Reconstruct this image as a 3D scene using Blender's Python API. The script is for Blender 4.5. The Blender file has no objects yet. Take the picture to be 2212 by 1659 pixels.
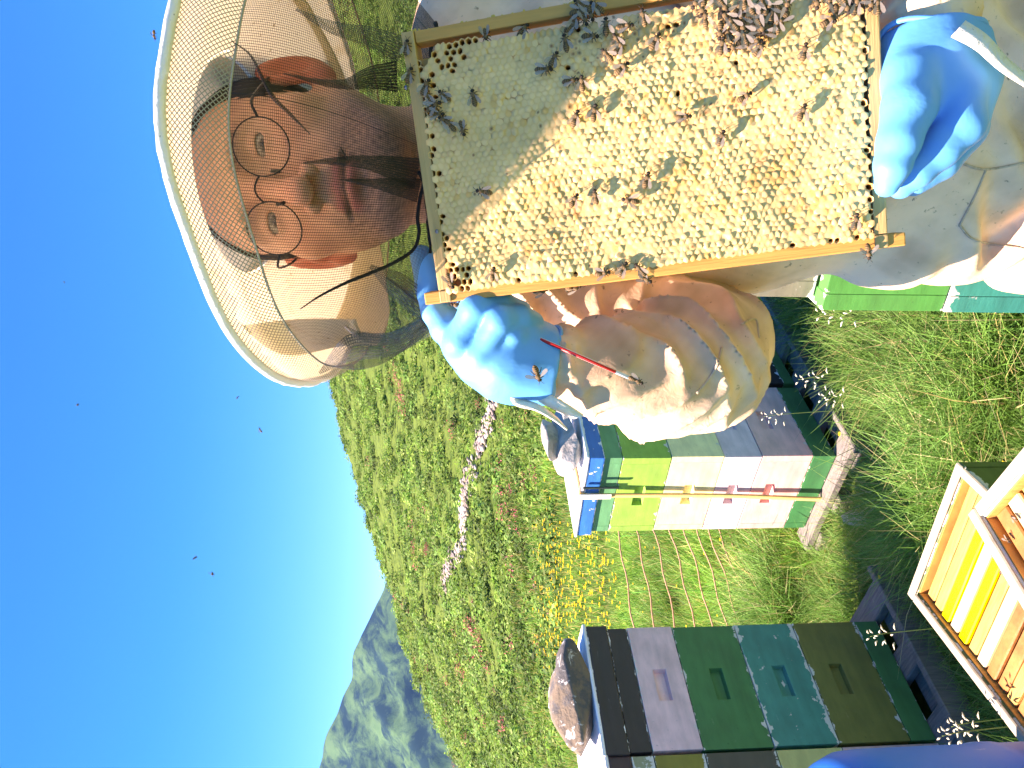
import bpy, bmesh, math, random
import numpy as np
from mathutils import Vector, Matrix

rng = np.random.default_rng(7)
random.seed(7)
SC = bpy.context.scene
COL = SC.collection
D = bpy.data

# ------------------------------------------------------------------ camera
FPX = 1640.0                      # focal length in the units of a 2212 x 1659 picture
PITCH = math.atan((1106 - 960) / FPX)
CAM = np.array([0.0, 0.0, 1.65])
FW = np.array([0, math.cos(PITCH), -math.sin(PITCH)])
UP = np.array([0, math.sin(PITCH), math.cos(PITCH)])
RT = np.array([1.0, 0, 0])
cd = D.cameras.new('camera')
cd.sensor_width = 36.0
cd.lens = 36.0 * FPX / 2212.0
cd.clip_start = 0.02
cd.clip_end = 20000
cam = D.objects.new('camera', cd)
COL.objects.link(cam)
M = Matrix.Identity(4)
for i, ax in enumerate((-UP, RT, -FW)):          # the phone was held on its side: picture right is down
    for k in range(3):
        M[k][i] = float(ax[k])
for k in range(3):
    M[k][3] = float(CAM[k])
cam.matrix_world = M
SC.camera = cam

# ------------------------------------------------------------------ light
TOSUN = np.array([-0.56, -0.02, 0.83]); TOSUN /= np.linalg.norm(TOSUN)
w = D.worlds.new('World'); SC.world = w; w.use_nodes = True
nt = w.node_tree
sky = nt.nodes.new('ShaderNodeTexSky'); sky.sky_type = 'NISHITA'; sky.sun_disc = False
sky.sun_elevation = math.asin(TOSUN[2]); sky.sun_rotation = math.atan2(TOSUN[0], TOSUN[1])
sky.altitude = 3000; sky.air_density = 1.0; sky.dust_density = 0.0; sky.ozone_density = 7.0
bg = nt.nodes['Background']; bg.inputs['Strength'].default_value = 0.10
hsv = nt.nodes.new('ShaderNodeHueSaturation'); hsv.inputs['Saturation'].default_value = 1.30
nt.links.new(sky.outputs[0], hsv.inputs['Color']); nt.links.new(hsv.outputs[0], bg.inputs[0])
sd = D.lights.new('sun', 'SUN'); sd.energy = 5.0; sd.angle = math.radians(0.53); sd.color = (1.0, 0.97, 0.92)
sun = D.objects.new('sun', sd); COL.objects.link(sun)
sun.rotation_euler = Vector(TOSUN).to_track_quat('Z', 'Y').to_euler()
sun.location = (-4, 0, 9)
vs = SC.view_settings
vs.view_transform = 'Standard'; vs.look = 'None'; vs.exposure = 2.0; vs.gamma = 1.0; vs.use_curve_mapping = False
vs.use_white_balance = True; vs.white_balance_temperature = 7900; vs.white_balance_tint = 30     # the phone's daylight-and-shade balance
SC.render.engine = 'CYCLES'
SC.cycles.transparent_max_bounces = 24
SC.cycles.max_bounces = 6
SC.cycles.use_denoising = True
SC.cycles.sample_clamp_indirect = 6.0
HAZE = .00007

# ------------------------------------------------------------------ helpers
def Wp(fx, fy, d):
    """point seen at (fx, fy) of the 2212 x 1659 picture, d metres in front of the lens"""
    return CAM + FW * d - UP * ((fx - 1106) / FPX * d) + RT * ((829.5 - fy) / FPX * d)

def ray(fx, fy):
    r = Wp(fx, fy, 1.0) - CAM
    return r / np.linalg.norm(r)

def G(fx, fy, z):
    r = ray(fx, fy); t = (z - CAM[2]) / r[2]
    return CAM + r * t

def proj(P):
    P = np.atleast_2d(P) - CAM
    d = P @ FW
    return np.stack([1106 - (P @ UP) / d * FPX, 829.5 - (P @ RT) / d * FPX], 1)

_kw = rng.normal(size=(14, 3)); _kw /= np.linalg.norm(_kw, axis=1)[:, None]
_kp = rng.uniform(0, 6.28, 14); _ks = rng.uniform(.6, 1.7, 14)
def noise(P, freq):
    P = np.asarray(P, float)
    o = np.zeros(P.shape[:-1])
    for k in range(14):
        o += np.sin((P @ _kw[k]) * (freq * _ks[k] * 6.28) + _kp[k])
    return o / 4.0

def npmesh(name, V, F, cols=None, smooth=True):
    V = np.asarray(V, np.float32); me = D.meshes.new(name)
    if isinstance(F, (list, tuple)) and not isinstance(F, np.ndarray):
        me.from_pydata([tuple(map(float, v)) for v in V], [], [tuple(map(int, f)) for f in F])
    else:
        F = np.asarray(F, np.int32); n, k = F.shape
        me.vertices.add(len(V)); me.vertices.foreach_set('co', V.ravel())
        me.loops.add(n * k); me.loops.foreach_set('vertex_index', F.ravel())
        me.polygons.add(n)
        me.polygons.foreach_set('loop_start', np.arange(0, n * k, k, dtype=np.int32))
        me.polygons.foreach_set('loop_total', np.full(n, k, np.int32))
        me.update(calc_edges=True)
    if cols is not None:
        a = me.attributes.new('Col', 'FLOAT_COLOR', 'POINT')
        c = np.ones((len(V), 4), np.float32); c[:, :3] = cols
        a.data.foreach_set('color', c.ravel())
    if smooth:
        me.polygons.foreach_set('use_smooth', np.ones(len(me.polygons), bool))
    me.validate()
    return me

def link(name, me, mat=None, parent=None, loc=None, rz=None, mw=None):
    o = D.objects.new(name, me); COL.objects.link(o)
    if mat is not None and me is not None and len(me.materials) == 0:
        me.materials.append(mat)
    if parent is not None:
        o.parent = parent
    if mw is not None:
        o.matrix_local = mw
    else:
        if loc is not None: o.location = [float(v) for v in loc]
        if rz is not None: o.rotation_euler = (0, 0, rz)
    return o

def tag(o, label=None, cat=None, group=None, kind=None):
    if label: o['label'] = label
    if cat: o['category'] = cat
    if group: o['group'] = group
    if kind: o['kind'] = kind
    return o

def empty(name, label, cat, loc=(0, 0, 0), rz=0, group=None):
    o = D.objects.new(name, None); COL.objects.link(o)
    o.location = [float(v) for v in loc]; o.rotation_euler = (0, 0, rz); o.empty_display_size = .05
    return tag(o, label, cat, group)

def clone(o, parent=None):
    c = o.copy(); COL.objects.link(c); c.parent = parent
    for ch in o.children:
        clone(ch, c)
    return c

def grid_faces(m, n, closed=True):
    i = np.arange(m - 1)[:, None]; j = np.arange(n if closed else n - 1)[None, :]
    j2 = (j + 1) % n
    f = np.stack(np.broadcast_arrays(i * n + j, i * n + j2, (i + 1) * n + j2, (i + 1) * n + j), -1)
    return f.reshape(-1, 4)

def loft(R, closed=True):
    R = np.asarray(R, float); m, n = R.shape[:2]
    return R.reshape(-1, 3), grid_faces(m, n, closed)

def box_bm(bm, x0, x1, y0, y1, z0, z1):
    vs_ = [bm.verts.new(p) for p in ((x0, y0, z0), (x1, y0, z0), (x1, y1, z0), (x0, y1, z0), (x0, y0, z1), (x1, y0, z1), (x1, y1, z1), (x0, y1, z1))]
    for f in ((0, 3, 2, 1), (4, 5, 6, 7), (0, 1, 5, 4), (1, 2, 6, 5), (2, 3, 7, 6), (3, 0, 4, 7)):
        bm.faces.new([vs_[k] for k in f])

def bevel_box(x0, x1, y0, y1, z0, z1, b=.003, seg=1, wob=0, cuts=0):
    bm = bmesh.new(); box_bm(bm, x0, x1, y0, y1, z0, z1)
    if b: bmesh.ops.bevel(bm, geom=list(bm.edges), offset=b, segments=seg, affect='EDGES', profile=.6)
    if cuts: bmesh.ops.subdivide_edges(bm, edges=[e for e in bm.edges if e.calc_length() > .05], cuts=cuts)
    if wob:
        for v in bm.verts:
            n = noise(np.array([v.co]), 6.0)[0]
            v.co += Vector((n, -n * .7, n * .5)) * wob
    me = D.meshes.new('box'); bm.to_mesh(me); bm.free()
    return me

def tube(pts, rad, n=8, cap=True):
    P = np.asarray(pts, float); m = len(P)
    R = np.full(m, rad) if np.isscalar(rad) else np.asarray(rad, float)
    T = np.gradient(P, axis=0); T /= np.linalg.norm(T, axis=1)[:, None] + 1e-12
    a = np.array([0, 0, 1.0]) if abs(T[0][2]) < .9 else np.array([1.0, 0, 0])
    rings = []
    N = np.cross(T[0], a); N /= np.linalg.norm(N)
    th = np.arange(n) / n * 2 * math.pi
    for i in range(m):
        N = N - T[i] * (N @ T[i]); N /= np.linalg.norm(N)
        B = np.cross(T[i], N)
        rings.append(P[i] + R[i] * (np.cos(th)[:, None] * N + np.sin(th)[:, None] * B))
    V, F = loft(np.array(rings)); F = [tuple(f) for f in F]
    if cap:
        F.append(tuple(range(n - 1, -1, -1))); F.append(tuple(range((m - 1) * n, m * n)))
    return V, F

def spline(P, k=8):
    P = np.asarray(P, float); out = []
    Q = np.vstack([2 * P[0] - P[1], P, 2 * P[-1] - P[-2]])
    for i in range(1, len(Q) - 2):
        for t in np.linspace(0, 1, k, endpoint=False):
            a, b, c, d = Q[i - 1], Q[i], Q[i + 1], Q[i + 2]
            out.append(.5 * (2 * b + (c - a) * t + (2 * a - 5 * b + 4 * c - d) * t * t + (3 * b - a - 3 * c + d) * t ** 3))
    out.append(P[-1])
    return np.array(out)

# ---- signed distance fields, meshed with naive surface nets
def capsule(P, a, b, ra, rb=None):
    rb = ra if rb is None else rb
    a = np.asarray(a, np.float32); b = np.asarray(b, np.float32)
    ab = b - a; pa = P - a
    t = np.clip((pa @ ab) / (ab @ ab + 1e-12), 0, 1)
    return np.linalg.norm(pa - t[..., None] * ab, axis=-1) - (ra + (rb - ra) * t)

def ellip(P, c, r):
    q = (P - np.asarray(c, np.float32)) / np.asarray(r, np.float32)
    k = np.linalg.norm(q, axis=-1)
    return (k - 1) * min(r) * .5 + (k - 1) * (k / (np.linalg.norm(q / np.asarray(r, np.float32), axis=-1) + 1e-6)) * .5

def smin(a, b, k):
    h = np.clip(.5 + .5 * (b - a) / k, 0, 1)
    return b + (a - b) * h - k * h * (1 - h)

def smax(a, b, k):
    return -smin(-a, -b, k)

def grid(lo, hi, h):
    ax = [np.arange(lo[k], hi[k] + h, h, dtype=np.float32) for k in range(3)]
    return np.stack(np.meshgrid(*ax, indexing='ij'), -1)

def nets(f, lo, h):
    nx, ny, nz = f.shape
    neg = f < 0
    c = np.zeros((nx - 1, ny - 1, nz - 1), np.int8)
    for dx in (0, 1):
        for dy in (0, 1):
            for dz in (0, 1):
                c += neg[dx:nx - 1 + dx, dy:ny - 1 + dy, dz:nz - 1 + dz]
    act = (c > 0) & (c < 8)
    idx = np.full(act.shape, -1, np.int64); ijk = np.argwhere(act)
    idx[act] = np.arange(len(ijk))
    acc = np.zeros((len(ijk), 3)); cnt = np.zeros(len(ijk))
    cor = [(a, b, d) for a in (0, 1) for b in (0, 1) for d in (0, 1)]
    vals = {k: f[ijk[:, 0] + k[0], ijk[:, 1] + k[1], ijk[:, 2] + k[2]] for k in cor}
    for a in cor:
        for ax in range(3):
            if a[ax] == 0:
                b = list(a); b[ax] = 1; b = tuple(b)
                va, vb = vals[a], vals[b]
                m = (va < 0) != (vb < 0)
                t = np.where(m, va / np.where(m, va - vb, 1), 0)
                p = np.tile(np.array(a, float), (len(ijk), 1)); p[:, ax] += t
                acc += np.where(m[:, None], p, 0); cnt += m
    V = (ijk + acc / cnt[:, None]) * h + np.asarray(lo)
    F = []
    for ax in range(3):
        b, d = [(1, 2), (2, 0), (0, 1)][ax]
        sl0 = [slice(None)] * 3; sl1 = [slice(None)] * 3
        sl0[ax] = slice(0, -1); sl1[ax] = slice(1, None)
        s0, s1 = neg[tuple(sl0)], neg[tuple(sl1)]
        for flip, m in ((False, s0 & ~s1), (True, ~s0 & s1)):
            e = np.argwhere(m)
            ok = (e[:, b] > 0) & (e[:, d] > 0) & (e[:, b] < f.shape[b] - 1) & (e[:, d] < f.shape[d] - 1)
            e = e[ok]
            q = []
            for ob, od in ((-1, -1), (0, -1), (0, 0), (-1, 0)):
                g = e.copy(); g[:, b] += ob; g[:, d] += od
                q.append(idx[g[:, 0], g[:, 1], g[:, 2]])
            q = np.stack(q, 1)
            F.append(q[:, ::-1] if flip else q)
    return V, np.vstack(F)

# ------------------------------------------------------------------ materials
def mat_new(name):
    m = D.materials.new(name); m.use_nodes = True
    t = m.node_tree; b = t.nodes['Principled BSDF']
    return m, t, b

def node(t, typ, **kw):
    n = t.nodes.new(typ)
    for k, v in kw.items():
        setattr(n, k, v)
    return n

def noise_node(t, scale, detail=4, rough=.55, coord='Object', stretch=None, dist=0):
    tc = node(t, 'ShaderNodeTexCoord'); out = tc.outputs[coord]
    if stretch:
        mp = node(t, 'ShaderNodeMapping'); mp.inputs['Scale'].default_value = stretch
        t.links.new(out, mp.inputs[0]); out = mp.outputs[0]
    n = node(t, 'ShaderNodeTexNoise'); n.inputs['Scale'].default_value = scale
    n.inputs['Detail'].default_value = detail; n.inputs['Roughness'].default_value = rough
    n.inputs['Distortion'].default_value = dist
    t.links.new(out, n.inputs['Vector'])
    return n.outputs['Fac']

def ramp(t, fac, stops):
    r = node(t, 'ShaderNodeValToRGB'); t.links.new(fac, r.inputs[0])
    e = r.color_ramp.elements
    while len(e) < len(stops): e.new(.5)
    for k, (p, c) in enumerate(stops):
        e[k].position = p; e[k].color = (*c, 1) if len(c) == 3 else c
    return r.outputs[0]

def mixc(t, fac, a, b, mode='MIX'):
    n = node(t, 'ShaderNodeMix', data_type='RGBA', blend_type=mode)
    for k, v in ((0, fac), (6, a), (7, b)):
        if hasattr(v, 'default_value') or hasattr(v, 'links'):
            t.links.new(v, n.inputs[k])
        else:
            n.inputs[k].default_value = v if not isinstance(v, tuple) else ((*v, 1) if len(v) == 3 else v)
    return n.outputs[2]

def bump(t, b, fac, strength=.3, dist=.002):
    n = node(t, 'ShaderNodeBump'); n.inputs['Strength'].default_value = strength; n.inputs['Distance'].default_value = dist
    t.links.new(fac, n.inputs['Height']); t.links.new(n.outputs[0], b.inputs['Normal'])

def attr(t, name='Col'):
    return node(t, 'ShaderNodeAttribute', attribute_name=name).outputs['Color']

def simple(name, col, rough=.6, var=.15, scale=15, bstr=.2, bscale=60, bdist=.001, spec=.4, use_attr=False, stretch=None, coord='Object', transl=0.0):
    m, t, b = mat_new(name)
    src = attr(t) if use_attr else col
    f = noise_node(t, scale, stretch=stretch, coord=coord)
    dark = ramp(t, f, [(.25, (1 - var,) * 3), (.75, (1 + var * .6,) * 3)])
    c = mixc(t, 1.0, src, dark, 'MULTIPLY')
    t.links.new(c, b.inputs['Base Color'])
    b.inputs['Roughness'].default_value = rough
    b.inputs['Specular IOR Level'].default_value = spec
    if bstr:
        bump(t, b, noise_node(t, bscale, stretch=stretch, coord=coord), bstr, bdist)
    if transl:
        tr = node(t, 'ShaderNodeBsdfTranslucent'); t.links.new(c, tr.inputs[0])
        mx = node(t, 'ShaderNodeMixShader'); mx.inputs[0].default_value = transl
        t.links.new(b.outputs[0], mx.inputs[1]); t.links.new(tr.outputs[0], mx.inputs[2])
        t.links.new(mx.outputs[0], t.nodes['Material Output'].inputs[0])
    return m

def paint(name, col, chip=.5, under=(.62, .6, .52), rough=.55, wear=.0):
    """brushed outdoor paint: brush streaks, dirt, chipped along top and bottom edges"""
    m, t, b = mat_new(name)
    f = noise_node(t, 9, stretch=(1, 1, 3.5)); f2 = noise_node(t, 90, detail=3)
    c = mixc(t, 1.0, col, ramp(t, f, [(.3, (.78, .78, .78)), (.7, (1.1, 1.1, 1.1))]), 'MULTIPLY')
    c = mixc(t, ramp(t, f2, [(.66, (0, 0, 0)), (.72, (.55, .55, .55))]), c, tuple(v * .45 for v in col))
    c = mixc(t, ramp(t, noise_node(t, 5, detail=7, rough=.7), [(.5, (0, 0, 0)), (.75, (.55, .55, .55))]), c, tuple(v * .55 + .02 for v in col))
    c = mixc(t, ramp(t, noise_node(t, 34, detail=6, rough=.75, stretch=(.5, .5, 2.2)), [(.64, (0, 0, 0)), (.70, (.5, .5, .5))]), c, tuple(min(1, v * 1.2 + .13) for v in col))
    tc = node(t, 'ShaderNodeTexCoord'); sp = node(t, 'ShaderNodeSeparateXYZ'); t.links.new(tc.outputs['Generated'], sp.inputs[0])
    s = node(t, 'ShaderNodeMath', operation='SUBTRACT'); t.links.new(sp.outputs[2], s.inputs[0]); s.inputs[1].default_value = .5
    a = node(t, 'ShaderNodeMath', operation='ABSOLUTE'); t.links.new(s.outputs[0], a.inputs[0])
    e = ramp(t, a.outputs[0], [(.40, (0, 0, 0)), (.5, (1, 1, 1))])
    n = noise_node(t, 22, detail=5, rough=.65)
    ad = node(t, 'ShaderNodeMath', operation='MULTIPLY_ADD'); t.links.new(e, ad.inputs[0]); ad.inputs[1].default_value = .28; t.links.new(n, ad.inputs[2])
    msk = ramp(t, ad.outputs[0], [(.86 - .22 * chip - wear, (0, 0, 0)), (.88 - .22 * chip - wear, (1, 1, 1))])
    c = mixc(t, msk, c, under)
    t.links.new(c, b.inputs['Base Color']); b.inputs['Roughness'].default_value = rough
    bump(t, b, noise_node(t, 40, stretch=(1, 1, 4)), .25, .002)
    return m

# cream bee-suit cotton with dirt
def cloth_mat(name, base, dirt, amount, transl=0.0, scale=7):
    m, t, b = mat_new(name)
    f = noise_node(t, scale, detail=6, rough=.65, dist=.6)
    f2 = noise_node(t, scale * 9, detail=3)
    c = mixc(t, ramp(t, f, [(.62 - amount, (0, 0, 0)), (.82 - amount * .5, (1, 1, 1))]), base, dirt)
    c = mixc(t, ramp(t, f2, [(.68, (0, 0, 0)), (.74, (.8, .8, .8))]), c, tuple(v * .45 for v in dirt))
    t.links.new(c, b.inputs['Base Color']); b.inputs['Roughness'].default_value = .9
    b.inputs['Specular IOR Level'].default_value = .15
    bump(t, b, noise_node(t, scale * 6, detail=5, rough=.6, dist=1.0), .5, .006)
    if transl:
        tr = node(t, 'ShaderNodeBsdfTranslucent'); t.links.new(c, tr.inputs[0])
        mx = node(t, 'ShaderNodeMixShader'); mx.inputs[0].default_value = transl
        t.links.new(b.outputs[0], mx.inputs[1]); t.links.new(tr.outputs[0], mx.inputs[2])
        t.links.new(mx.outputs[0], t.nodes['Material Output'].inputs[0])
    return m

def net_mat(name, col, period_u, period_v, width, diamond=False, fuzz=0.0):
    """woven net: threads with open holes between, laid out in the cloth's own UV metres"""
    m, t, b = mat_new(name)
    uv = node(t, 'ShaderNodeUVMap'); sp = node(t, 'ShaderNodeSeparateXYZ'); t.links.new(uv.outputs[0], sp.inputs[0])
    def mth(op, a, bb=None):
        n = node(t, 'ShaderNodeMath', operation=op)
        for k, v in ((0, a), (1, bb)):
            if v is None: continue
            if isinstance(v, (int, float)): n.inputs[k].default_value = v
            else: t.links.new(v, n.inputs[k])
        return n.outputs[0]
    u, v = sp.outputs[0], sp.outputs[1]
    if diamond:
        u, v = mth('ADD', u, v), mth('SUBTRACT', u, v)
    def line(x, per):
        f = mth('FRACT', mth('DIVIDE', x, per))
        return mth('LESS_THAN', f, width)
    th = mth('MAXIMUM', line(u, period_u), line(v, period_v))
    if fuzz:
        th = mth('MAXIMUM', th, fuzz)
    b.inputs['Base Color'].default_value = (*col, 1); b.inputs['Roughness'].default_value = .6
    b.inputs['Specular IOR Level'].default_value = .3
    tr = node(t, 'ShaderNodeBsdfTransparent'); mx = node(t, 'ShaderNodeMixShader')
    t.links.new(th, mx.inputs[0]); t.links.new(tr.outputs[0], mx.inputs[1]); t.links.new(b.outputs[0], mx.inputs[2])
    t.links.new(mx.outputs[0], t.nodes['Material Output'].inputs[0])
    return m

def set_uv(me, UV):
    l = me.uv_layers.new(name='UVMap')
    vi = np.zeros(len(me.loops), np.int32); me.loops.foreach_get('vertex_index', vi)
    l.data.foreach_set('uv', np.asarray(UV, np.float32)[vi].ravel())

# ================================================================== TERRAIN
SKY_FY = np.array([-900, 0, 500, 850, 1070, 1159, 1247, 1300, 1372, 1418, 1468, 1528, 1592, 1659, 1900, 2600], float)
SKY_FX = np.array([380, 540, 640, 722, 781, 811, 836, 853, 871, 889, 903, 928, 960, 989, 1040, 1080], float)
_t = (829.5 - SKY_FY) / FPX
_e = (960 - SKY_FX) / FPX
_o = np.argsort(_t); _t, _e = _t[_o], _e[_o]
def Rridge(t):
    return np.interp(t, [-1.2, -.52, -.27, 0, .3, .8], [26, 31, 52, 78, 95, 100])
def terrain(x, y):
    x = np.asarray(x, float); y = np.asarray(y, float)
    r = np.maximum(y, .5); t = np.clip(x / r, -1.1, 1.0)
    R = Rridge(t); zr = 1.65 + np.interp(t, _t, _e) * R
    q = (r - 10.5) / (R - 10.5)
    up = np.clip(q, 0, 1)
    z = zr * (up ** 1.12)
    z = np.where(q > 1, zr - (q - 1) * (R - 10.5) * .33, z)
    P = np.stack([x, y, np.zeros_like(x)], -1)
    z = z + np.clip(r / 12 - .5, 0, 1) * noise(P, .07) * .35 * np.clip(1.5 - q, .15, 1) * np.clip((1 - np.abs(q - 1) * 0), 0, 1) * np.where((q > .8) & (q < 1.2), .5, 1)
    z = z + noise(P, .35) * .025
    return np.where(y < .5, noise(P, .35) * .025, z)
def hit(fx, fy, far=140.0):
    r = ray(fx, fy); ts = np.concatenate([np.linspace(1.0, 20, 400), np.linspace(20.05, far, 1200)])
    P = CAM + r * ts[:, None]
    below = P[:, 2] < terrain(P[:, 0], P[:, 1])
    k = np.argmax(below)
    return P[k] if below.any() else None

xs = np.concatenate([-np.geomspace(900, 14, 26), np.linspace(-13, 13, 90), np.geomspace(14, 900, 26)])
ys = np.concatenate([-np.geomspace(600, 3, 14), np.linspace(-2, 14, 90), np.geomspace(14.4, 130, 110), np.geomspace(140, 1500, 20)])
GX, GY = np.meshgrid(xs, ys, indexing='ij')
GZ = terrain(GX, GY)
GZ = np.where(GY > 120, np.maximum(GZ, -40), GZ)
V = np.stack([GX, GY, GZ], -1).reshape(-1, 3)
gm, t, b = mat_new('meadow_soil')
f = noise_node(t, .9, detail=8, rough=.7); f2 = noise_node(t, 14, detail=5, rough=.7)
c = mixc(t, f, (.07, .115, .02), (.13, .20, .035))
c = mixc(t, ramp(t, noise_node(t, 2.6, detail=6, rough=.75), [(.46, (0, 0, 0)), (.6, (1, 1, 1))]), c, (.035, .07, .012))
c = mixc(t, ramp(t, f2, [(.5, (0, 0, 0)), (.75, (1, 1, 1))]), c, (.035, .03, .015))
t.links.new(c, b.inputs['Base Color']); b.inputs['Roughness'].default_value = .95; b.inputs['Specular IOR Level'].default_value = .1
ground = link('ground', npmesh('ground', V, grid_faces(len(xs), len(ys), False)[:, ::-1]), gm)
tag(ground, 'green alpine meadow rising into a shrubby hillside', 'ground', kind='structure')

# far mountain ------------------------------------------------------
MT_FY = np.array([1150, 1269, 1300, 1333, 1365, 1397, 1430, 1460, 1517, 1560, 1602, 1652, 1800, 2100, 2600], float)
MT_FX = np.array([880, 832, 815, 800, 783, 772, 765, 761, 740, 722, 704, 696, 660, 600, 640], float)
mt = (829.5 - MT_FY) / FPX
tt = np.linspace(-1.1, -.17, 260)
crest = 1.65 + np.interp(tt, mt[::-1], ((960 - MT_FX) / FPX)[::-1]) * 1700 + noise(np.stack([tt * 40, tt * 0, tt * 0], -1), .5) * 3
rows = []
for k, q in enumerate(np.linspace(0, 1, 90)):
    y = 700 + 1000 * q
    base = -260 + 0 * tt
    z = base + (crest - base) * (q ** 1.15)
    x = tt * y
    P = np.stack([x, np.full_like(x, y), z], -1)
    rid = np.abs(noise(P * [1, .35, 0], .006)) * 22 + noise(P, .02) * 5
    z = z - rid * math.sin(math.pi * min(q, 1)) * .9 - (1 - q) * rid
    rows.append(np.stack([x, np.full_like(x, y), z], -1))
for q in (1.05, 1.4):
    y = 700 + 1000 * q
    rows.append(np.stack([tt * y, np.full_like(tt, y), crest - (q - 1) * 420], -1))
mm, t, b = mat_new('mountain_slope')
fa = noise_node(t, .016, detail=12, rough=.72, dist=.4, stretch=(1.4, .5, 1)); fb = noise_node(t, .05, detail=10, rough=.75)
c = mixc(t, fb, (.05, .12, .045), (.11, .19, .075))
c = mixc(t, ramp(t, fa, [(.42, (0, 0, 0)), (.57, (1, 1, 1))]), c, (.014, .034, .036))
c = mixc(t, ramp(t, noise_node(t, .02, detail=9, rough=.75), [(.66, (0, 0, 0)), (.72, (1, 1, 1))]), c, (.22, .21, .18))
t.links.new(c, b.inputs['Base Color']); b.inputs['Roughness'].default_value = 1; b.inputs['Specular IOR Level'].default_value = 0
V, F = loft(np.array(rows), False)
mo = link('mountain', npmesh('mountain', V, F), mm)
tag(mo, 'distant forested alpine mountain ridge in blue haze', 'mountain', kind='structure')

# ------------------------------------------------------------------ vegetation built from many small faces
def blades(n, R, hmin, hmax, wid, lean, seg=3, seed=0):
    r = np.random.default_rng(seed)
    a = r.uniform(0, 6.28, n); rad = R * np.sqrt(r.uniform(0, 1, n))
    b0 = np.stack([rad * np.cos(a), rad * np.sin(a), np.zeros(n)], 1)
    h = r.uniform(hmin, hmax, n); d = r.uniform(0, 6.28, n); ln = h * r.uniform(.1, lean, n)
    dirv = np.stack([np.cos(d), np.sin(d), np.zeros(n)], 1); side = np.stack([-np.sin(d), np.cos(d), np.zeros(n)], 1)
    tw = r.uniform(-1, 1, n)[:, None]
    side = side * np.cos(tw) + dirv * np.sin(tw)
    V = []; C = []
    tint = r.uniform(.7, 1.25, (n, 1)); dry = (r.uniform(0, 1, (n, 1)) < .14)
    for k in range(seg + 1):
        q = k / seg
        p = b0 + dirv * (ln * q ** 2)[:, None] + np.array([0, 0, 1]) * (h * q * (1 - .25 * q * (ln / h)))[:, None]
        ww = wid * (1 - q ** 1.6) * .5 + .0003
        V += [p - side * ww, p + side * ww]
        g = np.where(dry, np.array([[.42, .40, .17]]), np.array([[.135, .315, .06]])) * tint
        C += [g, g]
    V = np.stack(V, 1); C = np.stack(C, 1)
    per = 2 * (seg + 1); F = []
    for k in range(seg):
        F.append([2 * k, 2 * k + 1, 2 * k + 3, 2 * k + 2])
    F = np.array(F)[None] + (np.arange(n) * per)[:, None, None]
    return V.reshape(-1, 3), F.reshape(-1, 4), C.reshape(-1, 3)

def leafball(n, leaf, seed, cols, flat=.75, up=.25):
    r = np.random.default_rng(seed)
    d = r.normal(size=(n, 3)); d[:, 2] = np.abs(d[:, 2]) * .9 - .1; d /= np.linalg.norm(d, axis=1)[:, None]
    lob = 1 + .35 * noise(d * 1.0, .45)
    p = d * (r.uniform(.55, 1.0, n) * lob)[:, None]; p[:, 2] *= flat
    nrm = d + r.normal(0, .5, (n, 3)); nrm[:, 2] += up; nrm /= np.linalg.norm(nrm, axis=1)[:, None]
    a = np.cross(nrm, r.normal(size=(n, 3))); a /= np.linalg.norm(a, axis=1)[:, None]; bb = np.cross(nrm, a)
    L = leaf * r.uniform(.6, 1.3, n)[:, None]
    V = np.stack([p - a * L, p + bb * L * .5, p + a * L, p - bb * L * .5], 1)
    ci = r.choice(len(cols), n); C = np.array(cols)[ci] * r.uniform(.7, 1.3, (n, 1))
    return V.reshape(-1, 3), np.arange(4 * n).reshape(-1, 4), np.repeat(C, 4, 0)

def scatter(name, protos, pts, sc, mat, label, cat, tints=None, which=None, tilt=0.0, parent=None):
    VV, FF, CC = [], [], []; off = 0
    n = len(pts); rz = rng.uniform(0, 6.28, n)
    which = rng.integers(0, len(protos), n) if which is None else which
    for k, (pv, pf, pc) in enumerate(protos):
        ii = np.where(which == k)[0]
        if len(ii) == 0: continue
        c, s = np.cos(rz[ii]), np.sin(rz[ii])
        S = sc[ii][:, None]
        X = (pv[None, :, 0] * c[:, None] - pv[None, :, 1] * s[:, None]) * S
        Y = (pv[None, :, 0] * s[:, None] + pv[None, :, 1] * c[:, None]) * S
        Z = pv[None, :, 2] * S
        if tilt:
            tx = rng.normal(0, tilt, len(ii))[:, None]; X = X + Z * tx
        P = np.stack([X, Y, Z], -1) + pts[ii][:, None, :]
        VV.append(P.reshape(-1, 3))
        FF.append((pf[None] + (np.arange(len(ii)) * len(pv))[:, None, None]).reshape(-1, pf.shape[1]) + off)
        tn = np.ones((len(ii), 3)) if tints is None else tints[ii]
        CC.append((pc[None] * tn[:, None, :]).reshape(-1, 3)); off += len(ii) * len(pv)
    o = link(name, npmesh(name, np.vstack(VV), np.vstack(FF), np.vstack(CC), smooth=False), mat, parent)
    tag(o, label, cat, kind='stuff')
    return o

leafm = simple('leaf_blades', (.1, .2, .03), rough=.55, var=.1, scale=3, bstr=0, use_attr=True, spec=.3, transl=.35)
shrubm = simple('shrub_leaves', (.1, .2, .03), rough=.6, var=.1, scale=3, bstr=0, use_attr=True, spec=.15, transl=.42)
petalm = simple('flower_petals', (.8, .5, .02), rough=.6, var=.05, scale=30, bstr=0, use_attr=True, spec=.2, transl=.2)

HIVE_KEEP = []       # footprints kept free of grass: (origin xy, e1, e2, l1, l2)
def clear_of(pts, pad=.02):
    ok = np.ones(len(pts), bool)
    for o_, e1, e2, l1, l2 in HIVE_KEEP:
        q = pts[:, :2] - o_
        a_, b_ = q @ e1, q @ e2
        ok &= ~((a_ > -pad) & (a_ < l1 + pad) & (b_ > -pad) & (b_ < l2 + pad))
    return ok

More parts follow.
